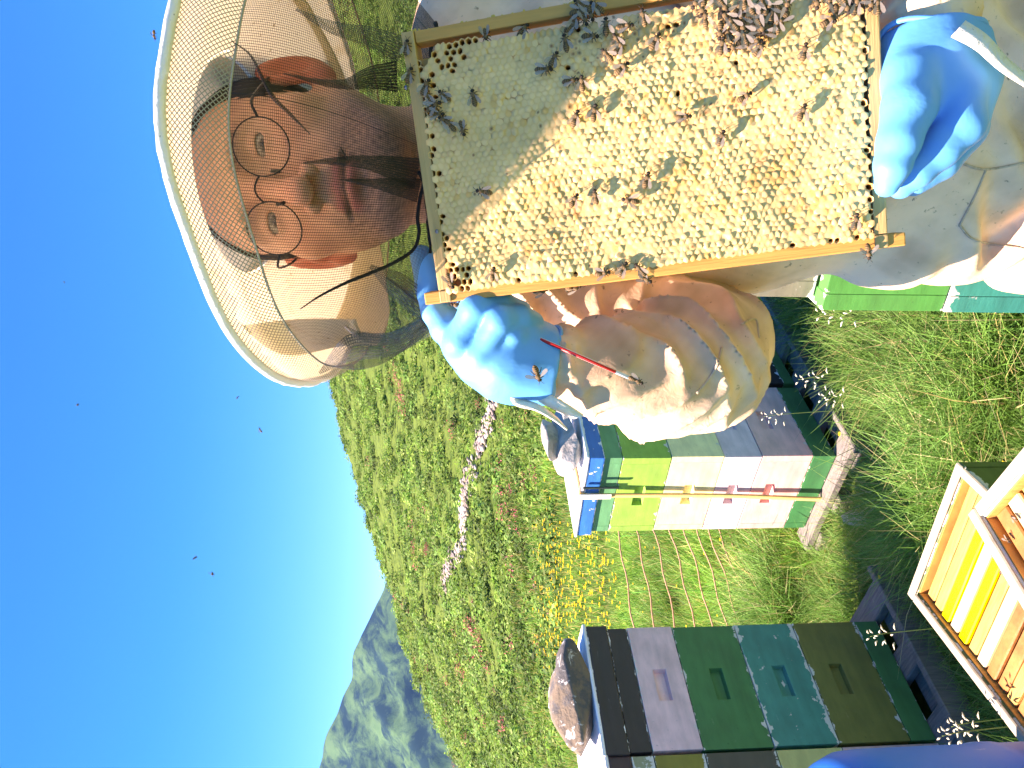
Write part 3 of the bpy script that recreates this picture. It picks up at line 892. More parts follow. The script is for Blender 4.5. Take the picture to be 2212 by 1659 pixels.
# rubble of the track
idx = rng.integers(0, len(trk), 900); idx = np.where(np.sin(idx * .55) + np.sin(idx * .23 + 1) > .9, (idx // 12) * 12, idx)
tp = trk[idx] + rng.normal(0, 1, (900, 3)) * [.13, .22, 0]; tp[:, 2] = terrain(tp[:, 0], tp[:, 1]) + .04
rb = []
for k in range(4):
    me = rock_mesh((1, 1, .6), 60 + k, 1, .3); vv_ = np.array([v.co for v in me.vertices]); ff_ = np.array([list(f_.vertices) for f_ in me.polygons])
    rb.append((vv_, ff_, np.tile([[.30, .27, .23]], (len(vv_), 1)))); D.meshes.remove(me)
scatter('track_rubble', rb, tp, rng.uniform(.02, .10, 900), simple('rubble', (.4, .36, .33), .95, .2, 5, 0, use_attr=True), 'grey stony rubble of a track crossing the slope', 'rubble', tint(900, tp))

# yellow flowers
def flower(seed, stem=.2):
    V_, F_, C__ = [], [], []
    r = np.random.default_rng(seed)
    for k in range(6):
        a = k / 6 * 6.28; d = np.array([math.cos(a), math.sin(a), .35]); s = np.array([-math.sin(a), math.cos(a), 0]); h = np.array([0, 0, stem])
        V_ += [h, h + d * .008 + s * .006, h + d * .014, h + d * .008 - s * .006]
    F_ = np.arange(24).reshape(-1, 4); C__ = np.tile([[.80, .50, .012]], (24, 1))
    st_ = np.array([[-.0009, 0, 0], [.0009, 0, 0], [.0007, 0, stem], [-.0007, 0, stem]])
    return np.vstack([V_, st_]), np.vstack([F_, [[24, 25, 26, 27]]]), np.vstack([C__, np.tile([[.1, .2, .04]], (4, 1))])
fls = [flower(k, .16 + .06 * k) for k in range(3)]
pts_f = []
for _ in range(820):
    fx = rng.uniform(1195, 1400); fy = rng.uniform(1130, 1420) if rng.uniform() < .75 else rng.uniform(600, 1500)
    if rng.uniform() < (fx - 1195) / 330: continue
    pts_f.append(G(fx, fy, .05))
pts_f = np.array(pts_f)
pf2 = wedge(120, 1.8, 6, -.5, .3)
pf2 = pf2[clear_of(pf2, .03)]
pf = np.vstack([pts_f, pf2]); pf[:, 2] = terrain(pf[:, 0], pf[:, 1]) - .01
scatter('yellow_flowers', fls, pf, np.where(np.arange(len(pf)) < len(pts_f), rng.uniform(1.0, 1.9, len(pf)), rng.uniform(.55, .8, len(pf))), petalm, 'yellow wildflowers dotted over the meadow', 'flowers', tilt=.2)

# seed heads of grasses near the lens
seedm = simple('seed_head', (.62, .60, .44), .8, .2, 40, 0)
stemm = simple('grass_stem', (.16, .24, .06), .7, .2, 40, 0)
sp_ = [(1880, 1375, 2.05, 'pale grass seed head against the dark green floor box'), (2055, 1570, 1.75, 'feathery pale grass head beside the blue drum'), (2035, 1590, 1.7, 'loose grass head at the corner of the open box'),
       (1650, 900, 2.6, 'curled pale grass head before the salmon pink box'), (1775, 860, 2.3, 'slender grass head below the pallet edge'), (1725, 820, 2.2, 'green grass spike before the dark brown hive'), (1770, 680, 1.9, 'pale plantain heads by the green hive')]
for fx, fy, d, lab_ in sp_:
    tip = Wp(fx, fy, d); root = empty('grass_stalk', lab_, 'grass stalk', (tip[0] + .03, tip[1], 0))
    l0 = np.array([0, 0, 0]); l1 = tip - np.array([tip[0] + .03, tip[1], 0])
    C_ = spline([l0, l1 * [.3, 0, .5], l1 * [.75, 1, .9], l1], 6)
    V_, F_q = tube(C_, np.linspace(.0016, .0008, len(C_)), 5)
    link('stem', npmesh('stem', V_, F_q), stemm, root)
    for k in range(14):
        q_ = 1 - k * .011; c_ = l1 * [1, 1, q_]
        a = k * 2.4; L_ = .012 + .014 * (k / 14)
        e_ = c_ + np.array([math.cos(a) * L_, math.sin(a) * L_, .006])
        V_, F_q = tube([c_ * .3 + e_ * .7, e_ + [0, 0, .002], e_ + (e_ - c_) * .5], [.0010, .0026, .0006], 5)
        link('spikelet', npmesh('spikelet', V_, F_q), seedm, root)

# ================================================================== HONEY FRAME
# pose: local x along the top bar, y from top bar to bottom bar, z to the camera
Rcam = np.array([[0.984, 0.129, 0.124], [-0.104, 0.976, -0.19], [-0.146, 0.174, 0.974]])
tcam = np.array([0.1051, -0.1984, 0.6148])
def cam2w(v):
    v = np.asarray(v, float)
    return CAM * 1 + (-UP) * v[0] + (-RT) * v[1] + FW * v[2]
def cdir(v):
    return (-UP) * v[0] + (-RT) * v[1] + FW * v[2]
fa = unit(cdir(Rcam[:, 0])); fb = unit(cdir(-Rcam[:, 1])); fn = unit(np.cross(fa, fb))
if fn @ FW > 0: fn = -fn
FRO = cam2w(tcam)
FM = Matrix.Identity(4)
for k in range(3):
    FM[k][0], FM[k][1], FM[k][2], FM[k][3] = float(fa[k]), float(fb[k]), float(np.cross(fa, fb)[k]), float(FRO[k])
SGN = 1 if np.cross(fa, fb) @ fn > 0 else -1
def floc(fx, fy, z=0.0):
    r = ray(fx, fy); tq = ((FRO - CAM) @ fn + z) / (r @ fn)
    P = CAM + r * tq - FRO
    return np.array([P @ fa, P @ fb])
LF, WF = .37, .223
woodA = simple('frame_wood', (.62, .30, .07), .6, .25, 10, .35, 30, .002, .35, stretch=(1, 14, 14))
woodB = simple('frame_wood_cross', (.58, .36, .14), .6, .25, 10, .35, 30, .002, .35, stretch=(14, 1, 14))
hf = empty('honeycomb', 'wooden frame of capped honeycomb held up on its side by both gloved hands', 'honeycomb frame')
hf.matrix_world = FM
zz = lambda a, b: (min(a * SGN, b * SGN), max(a * SGN, b * SGN))
def fpart(name, x0, x1, y0, y1, za, zb, m, b=.0012, wob=.0004):
    z0_, z1_ = zz(za, zb)
    return link(name, bevel_box(x0, x1, y0, y1, z0_, z1_, b, 2, wob, 6), m, hf)
fpart('top_bar', -.1985, .1985, -WF / 2 - .0, -WF / 2 + .0105, -.024, .0, woodA)
fpart('bottom_bar', -LF / 2 + .011, LF / 2 - .011, WF / 2 - .0095, WF / 2, -.021, -.001, woodA)
fpart('side_bar', -LF / 2, -LF / 2 + .0105, -WF / 2 + .011, WF / 2, -.023, .001, woodB)
fpart('side_bar', LF / 2 - .0105, LF / 2, -WF / 2 + .011, WF / 2, -.023, .001, woodB)
fpart('end_block', -LF / 2, -LF / 2 + .0105, -WF / 2 + .0003, -WF / 2 + .0108, .0003, .002, woodB)
fpart('end_block', LF / 2 - .0105, LF / 2, -WF / 2 + .0003, -WF / 2 + .0108, .0003, .002, woodB)
nailm = simple('nail_steel', (.25, .27, .32), .4, .1, 30, 0); nailm.node_tree.nodes['Principled BSDF'].inputs['Metallic'].default_value = .8
for fx, fy in ((945, 500), (878, 190), (1912, 260)):
    a_, b_ = floc(fx, fy)
    V_, F_q = tube([(a_, b_, .0005 * SGN), (a_, b_, .0022 * SGN)], .0018, 8)
    link('nail', npmesh('nail', V_, F_q), nailm, hf)

# comb ------------------------------------------------------------------
pit = .0054
X0, X1 = -LF / 2 + .0088, LF / 2 - .0088
Y0, Y1 = -WF / 2 + .0085, WF / 2 - .0095
cells = []
row = 0; y = Y0 + pit * .5
VV, FF, CC = [], [], []
RIM = {}
def rimv(x, y, c):
    k = (round(x * 1e5 + .37), round(y * 1e5 + .37))
    if k not in RIM:
        zr__ = .0012 + .0011 * noise(np.array([[x, y, 3.0]]), 11.0)[0] - .00028 + r_.normal(0, .00010)
        RIM[k] = addv((x, y, zr__), c)
    return RIM[k]
def addv(p, c):
    VV.append((p[0], p[1], p[2] * SGN)); CC.append(c); return len(VV) - 1
hexa = [math.pi / 6 + k * math.pi / 3 for k in range(6)]
r_ = np.random.default_rng(5)
def near(fx, fy, cx_, cy_, rx, ry):
    return ((fx - cx_) / rx) ** 2 + ((fy - cy_) / ry) ** 2 < 1
fbw = np.stack([fa, fb, fn])
while y < Y1 - pit * .3:
    x = X0 + pit * .5 + (row % 2) * pit * .5
    while x < X1 - pit * .3:
        P = FRO + fa * x + fb * y
        fx, fy = proj(P)[0]
        wv = noise(np.array([[x, y, 3.0]]), 11.0)[0]
        # ragged lower edge of the comb with a gap to the bottom bar
        gap = .001
        if 1035 < fx < 1560: gap = .0105 + .002 * wv
        if y > Y1 - gap: x += pit; continue
        if near(fx, fy, 912, 108, 22, 26) or near(fx, fy, 985, 612, 13, 9): x += pit; continue
        op = 0
        if near(fx, fy, 968, 112, 38, 40): op = 1 if r_.uniform() < .78 else 0
        if near(fx, fy, 925, 190, 22, 40) or near(fx, fy, 1020, 85, 40, 14): op = 1 if r_.uniform() < .6 else op
        if near(fx, fy, 990, 600, 42, 26): op = 1 if r_.uniform() < .8 else op
        if x < X0 + pit * 1.1 and r_.uniform() < .5: op = 1
        if x > X1 - pit * 1.1 and r_.uniform() < .35: op = 1
        if near(fx, fy, 1585, 145, 9, 9) or near(fx, fy, 1445, 58, 22, 9) and r_.uniform() < .6 or near(fx, fy, 1330, 50, 30, 7) and r_.uniform() < .5 or near(fx, fy, 1255, 68, 22, 10) and r_.uniform() < .7 or near(fx, fy, 1467, 200, 5, 10) or near(fx, fy, 1228, 142, 8, 6): op = 1
        if near(fx, fy, 1830, 515, 60, 9) and r_.uniform() < .5: op = 1
        if y < Y0 + pit and r_.uniform() < .05: op = 1
        pin = (1230 < fx < 1640 and fy < 260 and r_.uniform() < .16) or r_.uniform() < .012
        zc0 = .0012 + .0011 * wv
        zc = .0012 + .0011 * wv + r_.normal(0, .00016) - (.002 if near(fx, fy, 1150, 62, 120, 16) else 0)
        R = pit / math.sqrt(3)
        wax = np.array([.79, .50, .205]) * (1 + .10 * wv + r_.normal(0, .05))
        wet = noise(np.array([[x, y, 9.0]]), 16.0)[0] * .6 + r_.normal(0, .6)
        if wet > .95: wax = wax * [.93, .80, .60]
        elif wet < -.9: wax = wax * [1.06, 1.06, 1.10]
        groove = wax * [.96, .90, .80]
        crease = r_.uniform() < .10; k0 = r_.integers(0, 6)
        jx, jy = r_.normal(0, .00035, 2); mr = r_.uniform(.55, .86)
        rim = [rimv(x + R * math.cos(a), y + R * math.sin(a), (wax * [.60, .36, .24] if crease and (kk - k0) % 6 < 2 else groove)) for kk, a in enumerate(hexa)]
        if op:
            lip = [addv((x + R * .80 * math.cos(a), y + R * .80 * math.sin(a), zc - .0006), wax) for a in hexa]
            inn = [addv((x + R * .66 * math.cos(a), y + R * .66 * math.sin(a), zc - .0012), wax * [.75, .5, .25]) for a in hexa]
            bot = [addv((x + R * .55 * math.cos(a), y + R * .55 * math.sin(a), zc - .0095), (.16, .045, .006)) for a in hexa]
            cb = addv((x, y, zc - .0095), (.14, .035, .005))
            for k in range(6):
                k2 = (k + 1) % 6
                FF += [(rim[k], rim[k2], lip[k2], lip[k]), (lip[k], lip[k2], inn[k2], inn[k]), (inn[k], inn[k2], bot[k2], bot[k]), (bot[k], bot[k2], cb, cb)]
        else:
            hgt = .00014 + r_.normal(0, .00020)
            tl = r_.normal(0, .00017, 2) + [.0001, .00015]
            mid = [addv((x + jx + R * mr * math.cos(a), y + jy + R * mr * math.sin(a), zc - .0001 + hgt * .9 + tl[0] * math.cos(a) + tl[1] * math.sin(a) + r_.normal(0, .00012)), wax) for a in hexa]
            ct = addv((x + jx, y + jy, zc + hgt), (.16, .05, .01) if pin else wax * 1.03)
            for k in range(6):
                k2 = (k + 1) % 6
                FF += [(rim[k], rim[k2], mid[k2], mid[k]), (mid[k], mid[k2], ct, ct)]
        x += pit
    y += pit * math.sqrt(3) / 2; row += 1
VV = np.array(VV); wq = VV * [1, 1, 0]
VV[:, 0] += .0014 * noise(wq, 14.0) + .0006 * noise(wq + 5, 60.0); VV[:, 1] += .0014 * noise(wq + 9, 14.0) + .0006 * noise(wq + 7, 60.0)
FFl = [tuple(dict.fromkeys(f_)) for f_ in FF]
if SGN < 0: FFl = [f_[::-1] for f_ in FFl]
cm, t, b = mat_new('beeswax')
ca = attr(t)
t.links.new(ca, b.inputs['Base Color']); b.inputs['Roughness'].default_value = .5; b.inputs['Specular IOR Level'].default_value = .3
bump(t, b, noise_node(t, 900, detail=2), .3, .0004)
comb = link('comb', npmesh('comb', VV, FFl, CC), cm, hf); comb['kind'] = 'stuff'
bk = link('comb_back', bevel_box(X0, X1, Y0, Y1 - .011, *zz(-.022, -.0088), .001), simple('old_wax', (.45, .26, .08), .6, .4, 40), hf)
# burr comb crumbs along the bottom bar
cr = []
for k in range(46):
    fx = rng.uniform(880, 1250); a_, _ = floc(fx, 74 - (fx - 863) * .177)
    me = rock_mesh((.0016, .0018, .0016), 100 + k % 5, 1, .4) if k < 5 else cr[k % 5].data
    o = link('wax_crumb', me, cm if k < 0 else waxm, hf, loc=(a_, WF / 2 + .0010, -.004 * SGN - rng.uniform(0, .012) * SGN)); cr.append(o)

# ================================================================== BEES
def bee_protos():
    # one continuous body along +x (head forward), z up from the surface it stands on
    st_ = [(-.0066, .0004, .0024), (-.0060, .0011, .0026), (-.0048, .0018, .0029), (-.0034, .0021, .0031), (-.0020, .0020, .0032), (-.0008, .0015, .0034), (-.0001, .0008, .0035), (.0006, .0014, .0037), (.0018, .0020, .0038), (.0030, .0019, .0037), (.0039, .0011, .0035), (.0043, .0009, .0034), (.0050, .0016, .0031), (.0058, .0015, .0029), (.0064, .0008, .0026), (.0067, .0003, .0025)]
    st2 = []
    for k in range(len(st_) - 1):
        for q_ in (0, .5):
            st2.append(tuple(np.array(st_[k]) * (1 - q_) + np.array(st_[k + 1]) * q_))
    st2.append(st_[-1])
    rings, cols = [], []
    for x, r, z_ in st2:
        rings.append([(x, r * math.cos(a) * 1.05, z_ + r * math.sin(a)) for a in np.arange(12) / 12 * 2 * math.pi])
        if x < -.0004:
            s = math.sin((x + .0066) / .0062 * 2 * math.pi * 4.5)
            c = (.28, .17, .07) if s > .35 else (.03, .018, .010)
        elif x < .0040: c = (.16, .10, .045)
        else: c = (.04, .028, .02)
        cols += [c] * 12
    V_, F_q = loft(np.array(rings))
    body = npmesh('bee_body', V_, F_q, cols)
    w_ = np.array([(0, 0), (.0022, .0009), (.0052, .0017), (.0078, .0014), (.0086, .0003), (.0075, -.0010), (.0045, -.0012), (.0018, -.0006)])
    wing = npmesh('wing', [(-u, v_, 0) for u, v_ in w_], [tuple(range(8))], smooth=False)
    legs = []
    for k, (x, yo) in enumerate(((.0030, .0032), (.0016, .0036), (.0004, .0038))):
        dx = (.0016, .0002, -.0024)[k]
        V_, F_q = tube([(x, .0010, .0026), (x + dx * .4, yo * .6, .0036), (x + dx * .8, yo * .9, .0012), (x + dx * 1.1, yo * 1.05, 0.0)], [.00045, .0004, .0003, .0002], 5)
        legs.append(npmesh('leg', V_, F_q)); V2 = V_.copy(); V2[:, 1] *= -1
        legs.append(npmesh('leg', V2, [f_[::-1] for f_ in F_q]))
    ant = []
    for s in (-1, 1):
        V_, F_q = tube([(.0064, s * .0006, .0031), (.0078, s * .0012, .0036), (.0090, s * .0022, .0028)], .00016, 4)
        ant.append(npmesh('antenna', V_, F_q))
    return body, wing, legs, ant
beem = simple('bee_fur', (.2, .12, .05), .75, .25, 900, .5, 1500, .0003, .25, use_attr=True)
legm = simple('bee_leg', (.05, .03, .02), .5, .1, 50, 0)
wm, t, b = mat_new('bee_wing')
b.inputs['Base Color'].default_value = (.30, .25, .20, 1); b.inputs['Roughness'].default_value = .25
tr = node(t, 'ShaderNodeBsdfTransparent'); mx = node(t, 'ShaderNodeMixShader'); mx.inputs[0].default_value = .7
t.links.new(tr.outputs[0], mx.inputs[1]); t.links.new(b.outputs[0], mx.inputs[2]); t.links.new(mx.outputs[0], t.nodes['Material Output'].inputs[0])
BB, BW, BL, BA = bee_protos()
BB.materials.append(beem); BW.materials.append(wm)
for me in BL + BA: me.materials.append(legm)
def bee(label, P, n, head, s=1.0, group=None, open_=.35, legs=True):
    """P foot point, n surface normal, head heading vector"""
    n = unit(n); h = np.asarray(head, float); h = unit(h - n * (h @ n)); sd_ = np.cross(n, h)
    m = Matrix.Identity(4)
    for k in range(3):
        m[k][0], m[k][1], m[k][2], m[k][3] = float(h[k] * s), float(sd_[k] * s), float(n[k] * s), float(P[k])
    o = link('honey_bee', BB); o.matrix_world = m
    tag(o, label, 'bee', group)
    for sg in (-1, 1):
        wmx = Matrix.Translation((.0022, .0012 * sg, .0055)) @ Matrix.Rotation(-sg * open_, 4, 'Z') @ Matrix.Rotation(.12, 4, 'Y') @ Matrix.Rotation(sg * .25, 4, 'X')
        if sg > 0: wmx = wmx @ Matrix.Scale(-1, 4, (0, 1, 0))
        link('wing', BW, None, o, mw=wmx)
    if legs:
        for me in BL: link('leg', me, None, o)
        for me in BA: link('antenna', me, None, o)
    return o
def cbee(fx, fy, ang, label, z=.0022, s=1.0, group=None, open_=None):
    a_, b_ = floc(fx, fy, z)
    P = FRO + fa * a_ + fb * b_ + fn * z
    hd = -UP * math.cos(math.radians(ang)) + RT * math.sin(math.radians(ang))       # 0 = picture right, 90 = picture up
    return bee(label, P, fn, hd, s * rng.uniform(.98, 1.14), group, rng.uniform(.2, .6) if open_ is None else open_)
# bees that stand alone on the comb, each told apart by its place
lone = [(1025, 213, 100, 'dark bee alone on the shaded comb below the open cells'), (1000, 278, -75, 'striped bee on shaded comb beside the frame end under the chin'),
        (1047, 415, 170, 'striped bee alone low in the hat shadow on the comb'), (1222, 95, 100, 'bee standing upright on the shaded comb beside the bottom bar gap'),
        (1175, 152, 0, 'dark striped bee pointing at a red open cell in shade'), (1196, 130, 60, 'bee with tawny thorax just beside the dark striped one'),
        (1232, 176, 10, 'bee with bright wings on the shadow edge'), (1258, 182, 95, 'bee just outside the shadow edge casting a shadow on lit comb'),
        (1243, 258, 70, 'shiny bee left of a close pair on the sunlit comb'), (1284, 246, 80, 'grey bee right of a close pair on the sunlit comb'),
        (1240, 434, 60, 'bee first of three in a row across the lit comb'), (1287, 426, 100, 'bee second of three in a row across the lit comb'),
        (1362, 434, 170, 'bee last of three in a row across the lit comb'), (1396, 390, 75, 'bee with wide shadow above the row of three'),
        (1343, 150, 40, 'bee with broad shadow full of dark cells'), (1414, 92, 60, 'pale banded bee below a group of dark open cells'),
        (1475, 254, 5, 'bee with long slanting shadow in mid comb'), (1606, 211, 30, 'slim striped bee pointing towards the cluster in open comb'),
        (1730, 245, 70, 'golden bee alone on lit comb towards the glove'), (1556, 300, 70, 'bee with a white wing beside its round shadow'),
        (1735, 115, 80, 'shiny winged bee alone below the cluster with round shadow'), (1845, 480, 80, 'dark bee in the comb corner by the top bar end'),
        (1066, 592, 80, 'bee near the top bar on the sunlit comb end'), (974, 606, -70, 'bee with a pale wing at the open cells in the frame corner'),
        (880, 105, 80, 'bee walking along the frame end bar by the corner'), (886, 165, 70, 'second bee walking on the shaded frame end bar')]
for fx, fy, a_, lb in lone:
    cbee(fx, fy, a_, lb, z=.0042 if fx > 890 else .0012)
g1 = 'bees crowded on the open cells in shade'
for fx, fy, a_ in ((921, 190, 60), (928, 213, 120), (962, 208, 140), (945, 248, 0), (963, 262, 150), (975, 272, 130), (938, 232, 30)):
    cbee(fx, fy, a_, 'dark bee in the loose group on shaded open cells next to the frame end', z=.0030, group=g1)
g2 = 'bees in the dense cluster'
for x, y in ((920, 60), (870, 15), (930, 140), (1060, 45), (1150, 70), (1080, 130), (1120, 175), (1190, 120), (1240, 60), (1290, 130), (1400, 60), (1380, 120), (1470, 140), (1420, 185), (1310, 190), (1280, 225), (1200, 220), (1090, 250), (1030, 220), (1190, 275), (1260, 300), (1360, 240), (1040, 330), (1130, 325), (1310, 350), (1190, 20), (1330, 20), (1500, 20), (1330, 95)):
    cbee(1234.4 + x / 3.2256 + rng.normal(0, 1.5), y / 3.2256, rng.uniform(0, 360), 'striped honey bee in the dense cluster at the picture top edge of the comb', z=.0030 + rng.uniform(0, .003), group=g2)
g3 = 'bees at the frame corner by the glove'
for x, y in ((1780, 155), (1830, 100), (1900, 45), (1970, 55), (2080, 20), (2120, 50), (1700, 10), (1790, 30), (2000, 10)):
    cbee(1234.4 + x / 3.2256, y / 3.2256, rng.uniform(0, 360), 'honey bee in the small knot near the end bar above the resting glove', z=.0030 + rng.uniform(0, .002), group=g3)
g4 = 'bees along the gap by the bottom bar'
for x, y in ((500, 130), (240, 195), (130, 260), (370, 190), (320, 290), (250, 390), (330, 340), (20, 820)):
    if (x, y) == (20, 820): continue
    cbee(1234.4 + x / 3.2256, y / 3.2256, rng.uniform(0, 360), 'honey bee in the scattered group beside the gap along the bottom bar', z=.0030, group=g4)
g5 = 'dark bees in the gap of the bottom bar'
for fx, fy in ((1248, 28), (1262, 40), (1240, 48), (1275, 30), (1290, 18), (1255, 12), (1235, 60), (1130, 68), (1050, 76)):
    cbee(fx, fy, rng.uniform(0, 360), 'dark bee clinging in the shaded gap between comb and bottom bar', z=-.006 if fx < 1200 else .001, group=g5)
# on the top bar and behind it
for fx, fy, a_, lb in ((1301, 590, 10, 'grey bee on the top bar edge'), (1345, 582, 60, 'bee resting at the waxy top bar beside two others'), (1383, 583, 130, 'yellow banded bee on the top bar above a hanging one'), (1392, 601, -30, 'bee hanging from the top bar over the jacket'), (1873, 543, -80, 'bee with spread wings below the top bar end')):
    cbee(fx, fy, a_, lb, z=.0012 if fy < 595 else -.004, open_=.8 if fx > 1800 else None)
for fx, fy, lb in ((1167, 626, 'bee hanging behind the top bar against the white jacket'), (1238, 619, 'bee peeping out behind the top bar right of another'), (990, 655, 'bee under the top bar touching the blue glove'), (1008, 652, 'bee under the top bar beside the one on the glove')):
    a_, b_ = floc(fx, fy, -.012); P = FRO + fa * a_ + fb * (b_ + .002) - fn * .014
    bee(lb, P, -fb * .85 + fn * .5, fa * (1 if fx > 1100 else -1) + fn * .2, 1.1)

# bees in the air
for k, (fx, fy, d) in enumerate(((338, 75, 1.1), (170, 875, 2.2), (565, 928, 1.8), (423, 1207, 1.9), (461, 1237, 1.6), (515, 860, 2.6), (140, 608, 3.2))):
    lb = ['bee flying just above the hat brim', 'bee flying highest in the blue sky', 'bee flying close to the skyline beside the hat', 'upper of two bees flying close together in the sky', 'lower of two bees flying close together in the sky', 'tiny far bee between the hat and the skyline bee', 'tiny faint bee high beside the hat'][k]
    bee(lb, Wp(fx, fy, d), np.array([rng.normal(), rng.normal() * .4, 1.0]), rng.normal(size=3), 1.0, None, .9, legs=k < 5)

# bees in the nearest open box
for k, (fx, fy) in enumerate(((2180, 1165), (2150, 1195), (2195, 1120), (2170, 1235))):
    P = G(fx, fy, ZBb - .018)
    bee('bee walking on the frames of the nearest open box', P, np.array([0, 0, 1.0]), rng.normal(size=3), 1.3, 'bees on the nearest open box')

# ================================================================== BEEKEEPER
HS = 1.10
EYE = Wp(573, 400, .695)
Rz_ = Matrix.Rotation(math.radians(-24), 3, 'Z'); Rx_ = Matrix.Rotation(math.radians(-7), 3, 'X'); Ry_ = Matrix.Rotation(math.radians(-4), 3, 'Y')
HR = np.array(Rz_ @ Rx_ @ Ry_)
def hw(p):                      # head space (eyes at origin, face along -y, metres at scale 1) to world
    return (np.asarray(p, float) * HS) @ HR.T + EYE
def hl(P):
    return ((P - EYE) @ HR) / HS

# --- head, neck, chest: one continuous skin surface
h = .0019
lo = np.array([-.100, -.052, -.150]); hi = np.array([.100, .20, .150])
P = grid(lo, hi, h)
ax_ = np.abs(P[..., 0]); Pm = P.copy(); Pm[..., 0] = ax_            # mirrored
f = ellip(P, (0, .085, .022), (.077, .100, .068))
f = smin(f, ellip(P, (0, .052, -.045), (.061, .064, .074)), .03)
f = smin(f, ellip(P, (0, .012, -.066), (.036, .030, .038)), .02)      # muzzle
f = smin(f, ellip(P, (0, .006, -.102), (.029, .018, .018)), .022)       # chin
f = smin(f, capsule(Pm, (.056, .072, -.050), (.030, .016, -.098), .019, .017), .022)   # jaw line
f = smin(f, ellip(Pm, (.046, .026, -.026), (.022, .022, .020)), .022)   # cheekbone
f = smin(f, capsule(Pm, (.012, -.006, .017), (.044, .008, .018), .0085, .007), .012)    # brow
f = smax(f, -ellip(Pm, (.031, -.014, -.002), (.019, .017, .013)), .012)     # sockets
f = smin(f, capsule(P, (0, -.005, .008), (0, -.031, -.035), .0065, .0100), .009)      # nose
f = smin(f, ellip(P, (0, -.0365, -.041), (.0112, .0100, .0095)), .008)
f = smin(f, ellip(Pm, (.0145, -.022, -.0455), (.0075, .0110, .0080)), .005)
f = smax(f, -ellip(Pm, (.0078, -.0275, -.0525), (.0040, .0070, .0062)), .002)
f = smax(f, -capsule(Pm, (.019, -.016, -.046), (.036, -.014, -.070), .0055, .004), .008)     # cheek fold
# lids
lid_ = ellip(Pm, (.031, .0105, -.001), (.0150, .0150, .0145))
slit = ellip(Pm, (.031, -.004, -.0018), (.0128, .012, .0034))
f = smin(f, smax(lid_, -slit, .002), .005)
f = smax(f, -ellip(Pm, (.031, .0105, -.001), (.0126, .0126, .0126)), .001)
# lips
f = smin(f, capsule(Pm, (.0, -.0190, -.0665), (.025, -.0045, -.0715), .0052, .0028), .006)
f = smin(f, capsule(Pm, (.0, -.0185, -.0775), (.022, -.0050, -.0735), .0060, .0026), .006)
f = smax(f, -capsule(Pm, (.0, -.0275, -.0712), (.027, -.0085, -.0722), .0030, .0022), .003)
f = smax(f, -ellip(P, (0, -.024, -.088), (.018, .010, .0055)), .008)
# ears
ca_, sa_ = math.cos(.45), math.sin(.45)
Q_ = Pm - np.array([.080, .083, -.012], np.float32)
Qr = np.stack([Q_[..., 0] * ca_ - Q_[..., 1] * sa_, Q_[..., 0] * sa_ + Q_[..., 1] * ca_, Q_[..., 2]], -1)
ear = ellip(Qr, (.004, .006, .004), (.0085, .020, .033))
ear = smin(ear, ellip(Qr, (.002, -.004, -.026), (.007, .010, .012)), .008)
ear = smax(ear, -ellip(Qr, (.014, .000, .004), (.0105, .012, .0215)), .004)
ear = smin(ear, ellip(Qr, (.006, -.010, -.002), (.005, .004, .007)), .004)
f = smin(f, ear, .006)
f = smin(f, capsule(P, (0, .085, -.05), (0, .100, -.20), .050, .056), .025)
f = smax(f, P[..., 2] * -1 - .146, .002)
V, F = nets(f, lo, h)
hn = V.copy()
mx_ = np.abs(hn[:, 0])
skin = np.tile([[.68, .37, .265]], (len(V), 1))
def blob(c, r):
    d = ((np.stack([mx_, hn[:, 1], hn[:, 2]], 1) - c) / r) ** 2
    return np.exp(-d.sum(1))[:, None]
skin = skin * (1 + .10 * noise(hn, 60.0)[:, None] * .5)
skin = skin + blob((.045, .02, -.028), (.02, .03, .018)) * [.08, -.03, -.03] + blob((.0, -.034, -.04), (.018, .03, .016)) * [.06, -.03, -.02]
stubble_shade = np.clip((-hn[:, 2] - .052) / .02, 0, 1) * np.clip((.075 - hn[:, 1]) / .03, 0, 1)  # stubble tone, deepened to paint in the shade on the lower face
stubble_shade = stubble_shade * ~((mx_ < .022) & (hn[:, 1] < -.006) & (hn[:, 2] > -.059))
stubble_shade = stubble_shade * (.75 + .25 * noise(hn, 220.0)) * np.clip((hn[:, 1] + .024) / .006, 0, 1)
skin = skin * (1 - stubble_shade[:, None] * np.array([.60, .60, .57]))
lip_u = np.exp(-((hn[:, 2] + .0665) / .0050) ** 2) + np.exp(-((hn[:, 2] + .0785) / .0055) ** 2)
lp = np.clip(lip_u * np.clip((.024 - mx_) / .006, 0, 1) * (hn[:, 1] < .004), 0, 1)[:, None]
skin = skin * (1 - lp) + lp * np.array([.52, .16, .14])
ear_glow = (np.clip((mx_ - .074) / .006, 0, 1) * np.clip((hn[:, 1] - .05) / .02, 0, 1))[:, None]  # ear redness painted in for light passing through the ears
skin = skin * (1 - ear_glow) + ear_glow * np.array([.56, .17, .11])
br_c = .019 + .10 * (mx_ - .03) * (mx_ < .03) - .12 * np.clip(mx_ - .036, 0, 1)
br = np.exp(-((hn[:, 2] - br_c) / .0042) ** 2) * np.clip((mx_ - .010) / .006, 0, 1) * np.clip((.052 - mx_) / .01, 0, 1) * (hn[:, 1] < .03)
br = np.clip(br * (.8 + .5 * noise(hn * [1, 1, .3], 260.0)), 0, 1)[:, None]
skin = skin * (1 - br * .75) + br * .75 * np.array([.06, .035, .02])
mth_ = np.exp(-((hn[:, 2] + .0718) / .0016) ** 2) * np.clip((.026 - mx_) / .004, 0, 1) * (hn[:, 1] < 0)
skin = skin * (1 - .85 * np.clip(mth_, 0, 1)[:, None])
skm, t, b = mat_new('skin')
ca = attr(t); t.links.new(ca, b.inputs['Base Color']); b.inputs['Roughness'].default_value = .5
